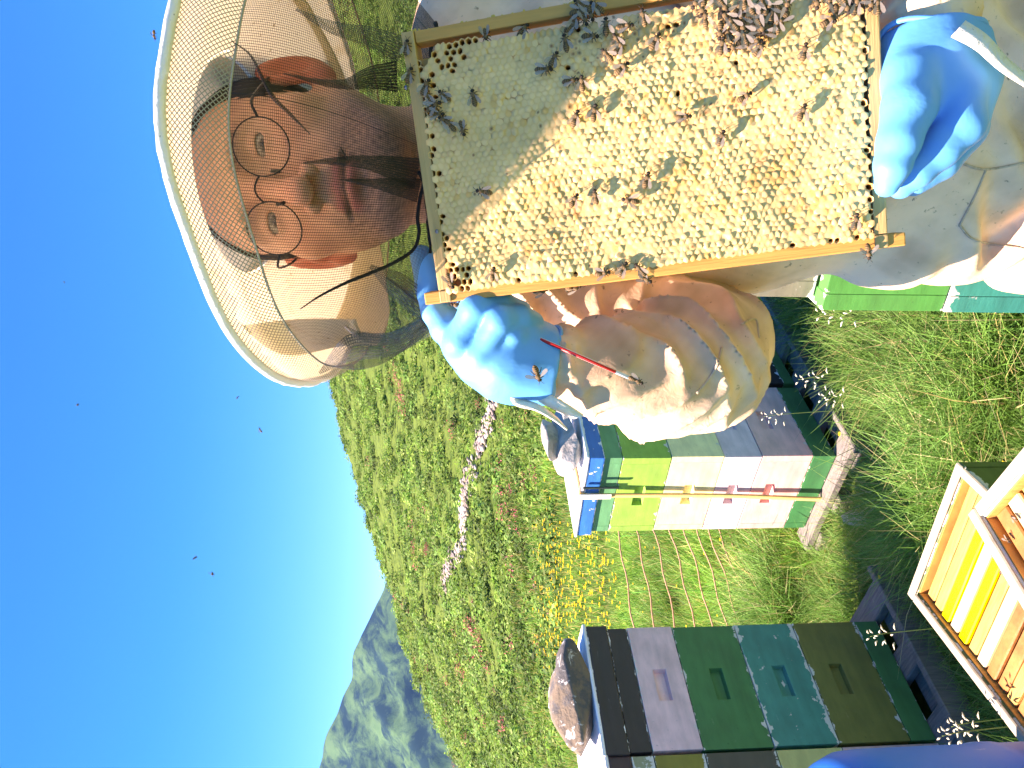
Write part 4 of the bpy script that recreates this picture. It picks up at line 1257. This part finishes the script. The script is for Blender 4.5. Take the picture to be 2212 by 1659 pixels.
b.inputs['Subsurface Weight'].default_value = .12; b.inputs['Subsurface Radius'].default_value = (.01, .004, .002); b.inputs['Subsurface Scale'].default_value = .3
bump(t, b, noise_node(t, 500, detail=3), .25, .0006)
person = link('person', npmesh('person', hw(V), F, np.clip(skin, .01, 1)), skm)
tag(person, 'beekeeper in cream suit and veiled hat with round glasses holding up a honey frame', 'person')

def child(name, V, F, m, cols=None, parent=None, smooth=True):
    return link(name, npmesh(name, V, F, cols, smooth), m, parent or person)

# hair
f = ellip(P, (0, .088, .023), (.0805, .103, .071))
f = smax(f, -(P[..., 1] - (.030 + .25 * np.clip(.05 - P[..., 2], -.1, .1) - .20 * np.clip(ax_ - .055, 0, 1))), .006)
f = smax(f, -(P[..., 2] + .020 + .35 * (P[..., 1] - .06)), .006)
f = f + .0016 * np.sin(P[..., 1] * 500 + P[..., 2] * 260 + ax_ * 300)
V, F = nets(f, lo, h)
child('hair', hw(V), F, simple('dark_hair', (.03, .02, .013), .55, .4, 60, .8, 240, .002, .4))
# eyes
bm = bmesh.new(); bmesh.ops.create_uvsphere(bm, u_segments=28, v_segments=20, radius=.0124)
em = D.meshes.new('eye'); bm.to_mesh(em); bm.free()
ev = np.array([v.co for v in em.vertices]); eF = [tuple(f_.vertices) for f_ in em.polygons]
look = unit(hl(CAM[None])[0] * [1, 1, 1])
ca2 = ev / .0124 @ look
ec = np.where((ca2 > .90)[:, None], [.05, .03, .02], [.36, .31, .28]); ec = np.where((ca2 > .985)[:, None], [.01, .01, .01], ec)
eyem = simple('eye_surface', (.6, .55, .5), .12, .03, 30, 0, use_attr=True, spec=.6)
for s in (-1, 1):
    child('eye', hw(ev + [s * .031, .0105, -.001]), eF, eyem, ec)
# glasses
wire = simple('wire_rim', (.03, .03, .035), .35, .1, 30, 0); wire.node_tree.nodes['Principled BSDF'].inputs['Metallic'].default_value = .6
gl = link('glasses', None, None, person)
lensm, t, b = mat_new('lens_glass')
gb = node(t, 'ShaderNodeBsdfGlossy'); gb.inputs['Roughness'].default_value = .03
tb = node(t, 'ShaderNodeBsdfTransparent'); tb.inputs[0].default_value = (.96, .97, .97, 1); mx = node(t, 'ShaderNodeMixShader'); mx.inputs[0].default_value = .05
t.links.new(tb.outputs[0], mx.inputs[1]); t.links.new(gb.outputs[0], mx.inputs[2]); t.links.new(mx.outputs[0], t.nodes['Material Output'].inputs[0])
RG = .0225
for s in (-1, 1):
    cs = np.array([s * .0325, -.0185, -.0085])
    aa = np.linspace(0, 2 * math.pi, 49)
    nrm = unit([s * .10, -1, -.06]); uu = unit(np.cross(nrm, [0, 0, 1])); v2 = np.cross(uu, nrm)
    C_ = cs + RG * (np.cos(aa)[:, None] * uu + np.sin(aa)[:, None] * v2)
    V_, F_q = tube(hw(C_), .00068, 6, False); child('rim', V_, F_q, wire, parent=gl)
    V_ = np.vstack([hw(C_[:-1]), hw(cs[None])]); child('lens', V_, [(k, (k + 1) % 48, 48) for k in range(48)], lensm, parent=gl)
    e_ = cs + uu * RG * (1 if (uu[0] * s) > 0 else -1)
    V_, F_q = tube(hw(spline([e_, e_ + [s * .012, .004, .004], [s * .0775, .04, .003], [s * .082, .085, .008], [s * .081, .100, -.012]], 6)), .00125, 6); child('temple', V_, F_q, wire, parent=gl)
    V_, F_q = tube(hw([cs + [-s * .019, .002, -.004], cs + [-s * .020, .006, -.010]]), .0016, 6); child('nose_pad', V_, F_q, wire, parent=gl)
V_, F_q = tube(hw(spline([[-.0110, -.020, -.004], [-.005, -.0235, -.001], [0, -.0245, 0], [.005, -.0235, -.001], [.0110, -.020, -.004]], 5)), .0009, 6); child('bridge', V_, F_q, wire, parent=gl)

# --- hat ------------------------------------------------------------------
HX, HY = .205, .742
NPH = 144
ph = np.arange(NPH) / NPH * 2 * math.pi
def ring(r, zf, rx=1.0, wob=0.0, cx=HX, cy=HY):
    return np.stack([cx - r * rx * np.sin(ph), cy - r * np.cos(ph), CAM[2] + zf], -1)
RB = .203
zr_ = .138 + .050 * np.cos(ph) + .0015 * np.cos(2 * ph) + .0015 * np.sin(5 * ph + 1) + .0012 * np.sin(9 * ph)
zi_ = .193 + .016 * np.cos(ph)
rr = RB * (1 + .008 * np.sin(3 * ph + .5) + .003 * np.sin(7 * ph))
hat = link('hat', None, None, person)
creamt = cloth_mat('hat_cotton', (.93, .85, .68), (.66, .47, .20), .02, transl=.58, scale=16)
R_ = []
for q in np.linspace(0, 1, 10):            # underside from the head band to the rim
    R_.append(ring(.098 + (rr - .098) * q, zi_ + (zr_ - zi_) * q ** 1.3 - .002 + .002 * np.sin(q * 40)))
R_.append(ring(rr + .002, zr_ + .000)); R_.append(ring(rr + .0015, zr_ + .003))
for q in np.linspace(1, 0, 8):
    R_.append(ring(.098 + (rr - .098) * q, zi_ + (zr_ - zi_) * q ** 1.3 + .004))
V_, F_q = loft(np.array(R_)); child('brim', V_, F_q, creamt, parent=hat)
R_ = [ring(.098, zi_ + .002)]
for r, z_ in ((.099, .012), (.097, .022), (.090, .031), (.075, .036), (.05, .039), (.02, .040), (.001, .040)):
    R_.append(ring(r, zi_ + z_, cy=HY + .05 * min(1, z_ / .03)))
V_, F_q = loft(np.array(R_)); child('crown', V_, F_q, cloth_mat('crown_cotton', (.88, .78, .60), (.6, .42, .2), .02, transl=.12, scale=16), parent=hat)
# piping on the rim and band round the head
V_, F_q = tube(np.vstack([ring(rr + .003, zr_ + .001), ring(rr + .003, zr_ + .001)[:1]]), .0042, 8, False)
Vn = V_ + noise(V_, 60.0)[:, None] * .0006
child('piping', Vn, F_q, cloth_mat('white_piping', (.88, .87, .84), (.6, .55, .45), -.1, transl=.2, scale=30), parent=hat)
# coarse white net hanging from the rim
sr = .190 * (1 + .012 * np.sin(3 * ph + .5)); drop = .032 + .008 * np.cos(ph)
sz = zr_ - drop
def uvring(n, m, ru, hv):
    u = np.tile(np.append(ph, 2 * math.pi) * ru, m); v = np.repeat(np.linspace(0, hv, m), n + 1)
    return np.stack([u, v], 1)
def open_ring(R):
    R = np.asarray(R); R = np.concatenate([R, R[:, :1]], 1); return R
band = []
for q in np.linspace(0, 1, 8):
    band.append(ring(rr + (sr - rr) * q + .006 * np.sin(math.pi * q), zr_ + (sz - zr_) * q - .001))
band = open_ring(band); V_, F_q = loft(band, False)
o = child('coarse_net_band', V_, F_q, net_mat('coarse_white_net', (.36, .29, .23), .0042, .0042, .25, True), parent=hat)
set_uv(o.data, uvring(NPH, 8, RB, .05))
V_, F_q = tube(np.vstack([ring(sr, sz), ring(sr, sz)[:1]]), .0009, 6, False); child('seam', V_, F_q, simple('seam_tape', (.45, .38, .30), .8, .2, 40, 0), parent=hat)
# fine dark veil
NV = 60
def veil_grid():
    out = []
    bx = .142; cyb = .765
    front = np.clip(np.cos(ph), 0, 1); back = np.clip(-np.cos(ph), 0, 1)
    by = np.where(np.cos(ph) > 0, .088, .12)
    tx, ty = HX - sr * np.sin(ph), HY - sr * np.cos(ph)
    ex_, ey_ = HX + .005 - bx * np.sin(ph), cyb - by * np.cos(ph)
    ez_ = .020 - .012 * np.abs(np.sin(ph)) - .03 * back
    for q in np.linspace(0, 1, NV):
        g = q ** 1.25
        b_ = .014 * math.sin(math.pi * q)
        fold = (.005 * np.sin(9 * ph + 2 * q) + .004 * np.sin(17 * ph - 3 * q + 1)) * (q ** 1.2)
        k = 1 + (b_ + fold) / .17
        x = HX + ((tx - HX) * (1 - g) + (ex_ - HX) * g) * k
        y = cyb + ((ty - cyb) * (1 - g) + (ey_ - cyb) * g) * k
        z_ = sz * (1 - q) + ez_ * q
        out.append(np.stack([x, y, CAM[2] + z_], -1))
    return np.array(out)
VG = veil_grid()
vm = net_mat('black_tulle', (.022, .02, .022), .0019, .0015, .18, False, fuzz=.16)
V_, F_q = loft(open_ring(VG), False)
o = child('veil', V_, F_q, vm, parent=hat); set_uv(o.data, uvring(NPH, NV, .17, .16))
# gathered folds of the net: narrow doubled pleats that stand off the veil
VPJ = proj(VG.reshape(-1, 3)); frontmask = (VG.reshape(-1, 3)[:, 1] < HY + .02)
def onveil(fx, fy, off=-.003):
    d2 = ((VPJ - [fx, fy]) ** 2).sum(1); d2 = np.where(frontmask, d2, 1e9)
    k = np.argsort(d2)[:4]; w_ = 1 / (d2[k] + 4); P = (VG.reshape(-1, 3)[k] * w_[:, None]).sum(0) / w_.sum()
    d = (P - CAM) @ FW
    return Wp(fx, fy, d + off)
pleatm = net_mat('doubled_tulle', (.02, .018, .02), .0021, .0016, .42, False, fuzz=.42)
def pleat(line, wid, lab=None):
    C = np.array(line, float); C = spline(C, 8); wd = np.interp(np.linspace(0, 1, len(C)), np.linspace(0, 1, len(wid)), wid)
    T = np.gradient(C, axis=0); N = np.stack([-T[:, 1], T[:, 0]], 1) / np.linalg.norm(T, axis=1)[:, None]
    rows = []
    for s in np.linspace(-1, 1, 5):
        rows.append([onveil(*(C[k] + N[k] * wd[k] * s), off=-.002 - .004 * (1 - s * s)) for k in range(len(C))])
    R_ = np.transpose(np.array(rows), (1, 0, 2)); V_, F_q = loft(R_, False)
    o = child('pleat', V_, F_q, pleatm, parent=hat)
    L_ = np.concatenate([[0], np.cumsum(np.linalg.norm(np.diff(R_[:, 2], axis=0), axis=1))])
    set_uv(o.data, np.stack([np.tile(np.linspace(0, .02, 5), len(C)), np.repeat(L_, 5)], 1))
pleat([(655, 352), (720, 348), (800, 352), (902, 375)], [1.5, 8, 16, 34])
pleat([(735, 388), (800, 395), (850, 402), (905, 412)], [1.5, 9, 18, 26])
pleat([(500, 88), (540, 118), (565, 165), (590, 210), (625, 245), (670, 290)], [1, 2.5, 4, 5, 4, 1])
pleat([(612, 158), (680, 175), (745, 182), (800, 168), (858, 165)], [1, 6, 11, 24, 34])
pleat([(735, 318), (745, 335), (752, 350)], [1, 2.5, 1])
pleat([(835, 600), (870, 625), (905, 655)], [3, 4, 4])
pleatm = net_mat('soft_doubled_tulle', (.07, .068, .07), .0022, .0018, .26, False, fuzz=.22)
pleat([(690, 806), (760, 752), (840, 745), (935, 700)], [3, 30, 24, 20])
pleat([(745, 705), (780, 725), (850, 730), (930, 690)], [2, 9, 14, 18])
pleat([(800, 575), (850, 610), (900, 650), (935, 680)], [4, 26, 30, 26])
pleat([(640, 20), (720, 60), (800, 80), (870, 110)], [3, 14, 22, 30])
# black draw cord round the veil's lower edge
cordm = simple('black_cord', (.015, .015, .016), .8, .3, 200, .5, 400, .001, .2)
C_ = np.array([onveil(fx, fy, -.004) for fx, fy in spline([(648, 668), (690, 640), (745, 612), (800, 590), (850, 568), (892, 540), (905, 505), (902, 470), (908, 425), (915, 395), (903, 370)], 5)])
V_, F_q = tube(C_, np.interp(np.linspace(0, 1, len(C_)), [0, .25, 1], [.0004, .0015, .0018]), 6); child('draw_cord', V_, F_q, cordm, parent=hat)
V_, F_q = tube(np.vstack([VG[-1], VG[-1][:1]]), .0018, 8, False); child('veil_hem', V_ + noise(V_, 70.)[:, None] * .001, F_q, cordm, parent=hat)
# cream cotton back of the hood, inside the veil
R_ = []
pb = np.linspace(math.radians(62), math.radians(298), 90)
for q in np.linspace(0, 1, 22):
    r = .178 - .012 * q + .004 * np.sin(pb * 9 + q * 4) * q
    zt_ = .186 - .0 * q
    low = .085 + .05 * np.clip((pb - math.radians(200)) / 1.0, 0, 1) - .03 * np.exp(-((pb - math.radians(120)) / .5) ** 2) + .008 * np.sin(pb * 4)
    top = .1435 + .05 * np.cos(pb) + .012
    z_ = top + (low - top) * q
    R_.append(np.stack([HX - r * np.sin(pb), HY + .01 - r * np.cos(pb), CAM[2] + z_], -1))
R_ = np.array(R_); inn = R_.copy(); cxy = np.array([HX, HY, 0]); inn[..., :2] = cxy[:2] + (R_[..., :2] - cxy[:2]) * .988
R2 = np.concatenate([R_, inn[::-1]], 0); V_, F_q = loft(R2, False)
child('hood_back', V_, F_q, creamt, parent=hat)

# --- jacket ------------------------------------------------------------------
hJ = .0050
def rel(x, d, z_): return np.array([x, d, CAM[2] + z_])
wr1 = Wp(1185, 782, .702); fo1 = Wp(1320, 797, .725); fo2 = Wp(1440, 803, .755); el1 = Wp(1522, 800, .785); el2 = Wp(1540, 740, .825)
sh1 = rel(.10, .88, -.11); up1 = rel(.07, .87, -.24)
lo = np.array([-.13, .60, CAM[2] - .92]); hi = np.array([.68, 1.12, CAM[2] + .06])
P = grid(lo, hi, hJ)
def tor(zz_):
    return zz_ - CAM[2]
X_, Y_, Z_ = P[..., 0], P[..., 1], P[..., 2] - CAM[2]
wid = np.interp(Z_, [-.95, -.66, -.50, -.3, -.1, -.02], [.225, .205, .195, .20, .20, .16]).astype(np.float32)
dep = np.interp(Z_, [-.95, -.66, -.5, -.3, -.1, -.02], [.155, .145, .13, .13, .12, .09]).astype(np.float32)
cxT = np.interp(Z_, [-.95, -.5, -.1, .0], [.330, .315, .29, .27]).astype(np.float32)
cyT = np.interp(Z_, [-.95, -.5, -.1, .0], [.80, .83, .88, .90]).astype(np.float32)
k_ = np.sqrt(((X_ - cxT) / wid) ** 2 + ((Y_ - cyT) / dep) ** 2)
f = (k_ - 1) * np.minimum(wid, dep)
f = smax(f, Z_ + .045, .06)
f = smin(f, capsule(P, rel(.12, .89, -.115), rel(.27, .90, -.035), .062, .075), .05)
f = smin(f, capsule(P, rel(.27, .90, -.03), rel(.48, .90, -.045), .075, .075), .05)
f = smin(f, ellip(P, rel(.24, .86, -.03), (.10, .09, .06)), .03)
# vertical and slanting folds of the body cloth
fold = np.sin(X_ * 60 + Z_ * 14 + 1.5 * np.sin(Z_ * 17 + X_ * 9)) * .004 + np.sin(X_ * 25 - Z_ * 38 + np.sin(X_ * 22) * 1.4) * .004
hem = np.exp(-((Z_ + .60) / .05) ** 2)
fold = fold + hem * (.010 * np.sin(X_ * 70 + 3 * np.sin(Z_ * 40)) + .008)
f = f + fold.astype(np.float32)
V, F = nets(f.astype(np.float32), lo, hJ)
jackm, t, b = mat_new('suit_cotton')
ca = attr(t); f2 = noise_node(t, 120, detail=4)
c = mixc(t, ramp(t, f2, [(.66, (0, 0, 0)), (.73, (.75, .75, .75))]), ca, (.16, .10, .06))
t.links.new(c, b.inputs['Base Color']); b.inputs['Roughness'].default_value = .92; b.inputs['Specular IOR Level'].default_value = .12
bump(t, b, noise_node(t, 70, detail=6, rough=.62, dist=1.2), .32, .004)
def dirt_cols(V, heavy):
    n1 = noise(V, 9.0) + .6 * noise(V + 4, 24.0) + .35 * noise(V + 8, 70.0)
    k = np.clip(n1 * .20 + heavy * .55 + .28, 0, 1)[:, None]
    return np.array([[.90, .62, .41]]) * (1 - k) + np.array([[.46, .28, .16]]) * k
jk_V, jk_F = V.copy(), F.copy()
jk = child('jacket', V, F, jackm, dirt_cols(V, -.35 + .45 * np.clip((CAM[2] - .5 - V[:, 2]) / .15, 0, 1)))
# raised right sleeve, slack cotton pushed into slanting folds
pts_ = np.array([sh1, up1, el2, el1, fo2, fo1, wr1])
lo = pts_.min(0) - .095; hi = pts_.max(0) + .095
hS = .0034
P = grid(lo, hi, hS)
g = capsule(P, sh1, up1, .072, .070)
g = smin(g, capsule(P, up1, el2, .070, .056), .04)
g = smin(g, capsule(P, el2, el1, .050, .053), .03)
g = smin(g, capsule(P, el1, fo2, .055, .060), .03)
g = smin(g, capsule(P, fo2, fo1, .060, .047), .03)
g = smin(g, capsule(P, fo1, wr1, .045, .031), .02)
axf = unit(wr1 - el1); Pe = P - el1.astype(np.float32); s_ = Pe @ axf.astype(np.float32)
u1 = unit(np.cross(axf, [0, 1, 0])); u2 = np.cross(axf, u1)
a1 = Pe @ u1.astype(np.float32); a2 = Pe @ u2.astype(np.float32)
wrp = 1.5 * np.sin(a1 * 45 + s_ * 22) + 1.1 * np.sin(a2 * 55 - s_ * 31 + 1)
ph1 = s_ * 112 + a1 * 84 + wrp * 1.1
ph2 = s_ * 190 - a1 * 45 + a2 * 70 + 1.9 * np.sin(a1 * 38 + 2) + wrp * .8
rd1 = (1 - np.abs(np.sin(ph1 * .5))) ** 1.4; rd2 = (1 - np.abs(np.sin(ph2 * .5))) ** 1.4
amp = np.interp(s_, [-.10, -.03, .04, .15, .20, .24], [.005, .010, .013, .013, .008, .004]).astype(np.float32)
nz_ = noise(P.astype(float), 6.0).astype(np.float32)
m1 = np.clip(.7 + .8 * nz_, .15, 1.2); m2 = np.clip(.45 - 1.0 * nz_, 0, 1)
g = g - amp * m1 * (rd1 - .30) - amp * .55 * m2 * (rd2 - .30)
cuffz = np.clip((s_ - .165) / .03, 0, 1)
g = g - cuffz * (.0016 * np.sin(np.arctan2(a1, a2) * 24) + .0020 * np.sin(s_ * 620 + 2 * np.sin(a1 * 60)))
g = smax(g, (P - wr1.astype(np.float32)) @ axf.astype(np.float32) - .012, .004)
V, F = nets(g.astype(np.float32), lo, hS)
sv = (V - el1) @ axf
child('sleeve', V, F, jackm, dirt_cols(V, .25 + .25 * np.clip(-np.abs(sv - .07) / .1 + 1, 0, 1) - .5 * np.clip(-((V - el1) @ np.array([1.0, 0, 0])) / .05 - .35, 0, 1)))
bvs = (V.copy(), F.copy())
jack = jackm
# neck hole and the left sleeve that reaches in from the picture edge
c2a = Wp(2005, 60, .60); c2b = Wp(1985, -140, .66); c2c = rel(.50, .88, -.10)
lo = np.minimum(np.minimum(c2a, c2b), c2c) - .12; hi = np.maximum(np.maximum(c2a, c2b), c2c) + .12
P = grid(lo, hi, .004)
f = capsule(P, c2a, c2b, .033, .056); f = smin(f, capsule(P, c2b, c2c, .058, .075), .05)
ax2 = unit(c2b - c2a); s_ = (P - c2a.astype(np.float32)) @ ax2.astype(np.float32)
v1 = unit(np.cross(ax2, [0, 1, 0])); v2 = np.cross(ax2, v1); a1 = (P - c2a.astype(np.float32)) @ v1.astype(np.float32); a2 = (P - c2a.astype(np.float32)) @ v2.astype(np.float32)
f = f - .004 * np.sin(s_ * 190 + a1 * 50 + 1.2 * np.sin(a2 * 80)) - .0012 * np.sin(np.arctan2(a1, a2) * 30) * np.clip(1 - s_ / .05, 0, 1)
V, F = nets(f.astype(np.float32), lo, .004)
child('sleeve', V, F, jack, dirt_cols(V, -.3))
# ribbon ties at both cuffs, pocket seams on the jacket front
ribm = cloth_mat('cuff_tie', (.80, .74, .62), (.5, .4, .3), .0, scale=30)
def ribbon(line, w_, m_, name, parent=None, tw=0.0):
    C = spline(line, 7); T = np.gradient(C, axis=0); rows = []
    for k in range(len(C)):
        Tn = unit(T[k]); sd_ = unit(np.cross(Tn, FW)); nn = np.cross(sd_, Tn)
        a = tw * k / len(C); e_ = sd_ * math.cos(a) + nn * math.sin(a); e2 = np.cross(Tn, e_)
        rows.append([C[k] - e_ * w_ - e2 * .0009, C[k] + e_ * w_ - e2 * .0009, C[k] + e_ * w_ + e2 * .0009, C[k] - e_ * w_ + e2 * .0009])
    V_, F_q = loft(np.array(rows)); return child(name, V_, F_q, m_, parent=parent)
ribbon([Wp(1150, 845, .685), Wp(1115, 850, .68), Wp(1120, 868, .68), Wp(1160, 880, .678), Wp(1200, 905, .68), Wp(1222, 925, .685)], .0045, ribm, 'cuff_tie', tw=1.6)
ribbon([Wp(1165, 852, .685), Wp(1180, 862, .68), Wp(1215, 880, .678), Wp(1250, 900, .69)], .0055, ribm, 'cuff_tie', tw=-1.0)
ribbon([Wp(2070, 62, .555), Wp(2120, 92, .55), Wp(2170, 140, .552), Wp(2240, 190, .56)], .0075, ribm, 'cuff_tie', tw=.6)

from mathutils.bvhtree import BVHTree
off_ = len(jk_V); allV = np.vstack([jk_V, bvs[0]]); allF = np.vstack([jk_F, bvs[1] + off_])
bv = BVHTree.FromPolygons([tuple(v) for v in allV], [tuple(f_) for f_ in allF])
def onjacket(fx, fy, off=.0008):
    r = ray(fx, fy); h_ = bv.ray_cast(Vector(CAM), Vector(r))
    return None if h_[0] is None else np.array(h_[0]) - r * off
seamc = cloth_mat('seam_thread', (.62, .47, .32), (.25, .15, .08), .1, scale=60)
for ln in ([(2075, 352), (2130, 366), (2212, 352), (2260, 345)], [(2130, 366), (2105, 425), (2073, 487)], [(2073, 487), (2110, 520), (2230, 540)], [(1505, 850), (1530, 820), (1548, 790), (1560, 750)], [(1600, 700), (1632, 690), (1640, 730)]):
    C = [onjacket(*q_) for q_ in spline(ln, 8)]; C = [c_ for c_ in C if c_ is not None]
    if len(C) > 4:
        V_, F_q = tube(C, .0013, 6); child('seam_line', V_, F_q, seamc)
# --- gloves ------------------------------------------------------------------
glm, t, b = mat_new('nitrile')
f1 = noise_node(t, 26, detail=3, dist=1.0)
c = mixc(t, f1, (.06, .33, .66), (.08, .38, .72)); t.links.new(c, b.inputs['Base Color'])
b.inputs['Roughness'].default_value = .55; b.inputs['Specular IOR Level'].default_value = .4
bump(t, b, noise_node(t, 34, detail=3, rough=.5, dist=.5), .25, .004)
def bones(P, L, k):
    f = None
    for chain in L:
        for j in range(len(chain) - 1):
            (p0, r0), (p1, r1) = chain[j], chain[j + 1]
            g = capsule(P, p0, p1, r0, r1)
            f = g if f is None else smin(f, g, k)
    return f
def glove(name, palm, fingers, kp, kf, cut=None, cuff=None, vox=.0022, label=None):
    allp = np.array([p for ch in palm + fingers for p, r in ch])
    lo = allp.min(0) - .045; hi = allp.max(0) + .045
    P = grid(lo, hi, vox)
    f = bones(P, palm, kp)
    for ch in fingers:
        g = bones(P, [ch], .004)
        f = smin(f, g, kf)
    if cut is not None:
        o_, n_ = cut
        f = smax(f, (P - o_.astype(np.float32)) @ n_.astype(np.float32), .002)
    nz = noise(P.astype(float) * [1, 1, 1], 26.0).astype(np.float32) * .0007
    nz += 0 * np.sin(P @ np.array([310, -150, 240], np.float32) + 2.2 * np.sin(P @ np.array([90, 120, -60], np.float32))) * np.clip(noise(P.astype(float) + 3, 9.0), 0, 1).astype(np.float32)
    f = f + nz
    V, F = nets(f.astype(np.float32), lo, vox)
    o = child(name, V, F, glm)
    if cuff is not None:
        link('rolled_cuff', npmesh('rolled_cuff', *cuff), glm, o)
    return o
B = lambda fx, fy, d, r: (Wp(fx, fy, d), r)
# his right hand, at the top bar ear
HO = .028
B1 = lambda fx, fy, d, r: (Wp(fx, fy, d + HO), r * 1.045)
palm = [[B1(1180, 786, .672, .033), B1(1110, 780, .668, .031), B1(1055, 765, .668, .026)],
        [B1(1150, 806, .674, .026), B1(1085, 798, .668, .022), B1(1035, 775, .668, .018), B1(1000, 745, .667, .016)],
        [B1(1130, 750, .678, .024), B1(1070, 738, .672, .022), B1(1010, 722, .668, .019)],
        [B1(1120, 740, .684, .022), B1(1050, 715, .686, .018)]]
fing = [[B1(1040, 752, .668, .0180), B1(966, 704, .664, .0150), B1(945, 676, .668, .0136), B1(928, 622, .668, .0116), B1(911, 556, .670, .0106)],           # index behind the bar
        [B1(1020, 750, .664, .0150), B1(994, 738, .653, .0140), B1(1028, 664, .638, .0122), B1(1082, 658, .648, .0112), B1(1124, 670, .664, .0098)],
        [B1(1060, 775, .664, .0150), B1(1040, 768, .651, .0138), B1(1081, 690, .634, .0120), B1(1123, 685, .645, .0110), B1(1152, 695, .662, .0096)],
        [B1(1105, 800, .666, .0140), B1(1088, 794, .653, .0124), B1(1113, 727, .643, .0108), B1(1140, 724, .652, .0100), B1(1158, 734, .664, .0090)],
        [B1(1040, 715, .694, .0150), B1(1000, 668, .697, .0125), B1(1004, 640, .693, .0105)]]                                       # thumb behind
axc = unit(Wp(1200, 786, .704) - Wp(1040, 765, .698))
oc = Wp(1196, 784, .703)
def cuffring(o_, ax, r, rt, squash=1.0):
    u = unit(np.cross(ax, FW)); v_ = np.cross(ax, u); a = np.linspace(0, 2 * math.pi, 41)
    C = o_ + r * (np.cos(a)[:, None] * u + np.sin(a)[:, None] * v_ * squash) + ax * (.003 * np.sin(3 * a))[:, None]
    return tube(C, rt, 8, False)
glove('glove', palm, fing, .016, .0036, cut=(oc, axc), cuff=cuffring(oc - axc * .002, axc, .0335, .0020, .95))
# his left hand, thumb over the end bar
palm2 = [[B(2010, 85, .596, .033), B(2010, 150, .594, .033), B(2020, 215, .592, .031)],
         [B(2075, 90, .598, .022), B(2085, 170, .594, .022), B(2078, 255, .590, .020)],
         [B(1962, 115, .594, .021), B(1960, 180, .586, .022)]]
fing2 = [[B(1974, 165, .578, .0210), B(1964, 230, .570, .0195), B(1941, 305, .566, .0155), B(1927, 358, .569, .0125), B(1915, 400, .576, .0095)],   # thumb
         [B(2068, 180, .580, .0205), B(2076, 268, .573, .0175), B(2030, 322, .576, .0150), B(1980, 372, .582, .0125), B(1950, 398, .588, .0105)],     # index
         [B(2085, 190, .604, .0185), B(2085, 280, .604, .0165), B(2035, 350, .606, .0135), B(1975, 395, .609, .0115)],
         [B(2085, 200, .624, .0170), B(2080, 285, .626, .0155), B(2015, 355, .630, .0130), B(1960, 385, .632, .0110)]]
axc2 = unit(Wp(2010, 30, .594) - Wp(2015, 180, .588)); oc2 = Wp(2010, 76, .596)
glove('glove', palm2, fing2, .014, .0035, cut=(oc2, axc2), cuff=cuffring(oc2 - axc2 * .002, axc2, .0395, .0022, .75))

# red and white stick in the fist
rod = empty('marking_stick', 'thin red and white stick poking down out of the raised glove', 'stick', Wp(1120, 712, .672))
a_, b_ = Wp(1105, 706, .676), Wp(1388, 828, .655)
def seg(q0, q1, r, m_, nm):
    o_ = np.array(rod.location)
    V_, F_q = tube([a_ + (b_ - a_) * q0 - o_, a_ + (b_ - a_) * q1 - o_], r, 10); return link(nm, npmesh(nm, V_, F_q), m_, rod)
seg(0, .22, .0016, simple('stick_black', (.03, .03, .035), .4), 'grip')
whm = simple('stick_white', (.75, .73, .70), .5); rdm = simple('stick_red', (.75, .03, .025), .4)
seg(.22, .90, .0018, whm, 'shaft'); rs_ = seg(.225, .80, .0015, rdm, 'red_stripe'); rs_.location = tuple(-FW * .0010 + UP * .0 - RT * .0003)
seg(.90, 1.0, .0014, simple('stick_tip', (.45, .38, .28), .6), 'tip')
bee('bee sitting on the tip of the red and white stick', Wp(1372, 822, .650), -FW, b_ - a_, 1.05)
bee('pale furry bee landing on the raised glove at the wrist', Wp(1160, 803, .662), -FW * .8 + RT * -.4, -UP * .2 - RT * .6 , 1.25, None, 1.0)

# ================================================================== AIR
hm = D.materials.new('mountain_air'); hm.use_nodes = True; t = hm.node_tree
t.nodes.remove(t.nodes['Principled BSDF'])
pv = node(t, 'ShaderNodeVolumePrincipled'); pv.inputs['Color'].default_value = (.22, .50, 1.0, 1); pv.inputs['Density'].default_value = HAZE; pv.inputs['Anisotropy'].default_value = .0
t.links.new(pv.outputs[0], t.nodes['Material Output'].inputs['Volume'])
bm = bmesh.new(); box_bm(bm, -2600, 2600, -900, 2600, -420, 420)
bmesh.ops.recalc_face_normals(bm, faces=bm.faces)
hme = D.meshes.new('haze'); bm.to_mesh(hme); bm.free()
hz_ = link('haze', hme, hm); tag(hz_, 'thin blue mountain haze over the whole valley', 'haze', kind='stuff')

print('tris', sum(sum(len(p.vertices) - 2 for p in o.data.polygons) for o in SC.objects if o.type == 'MESH' and o.data.users == 1))
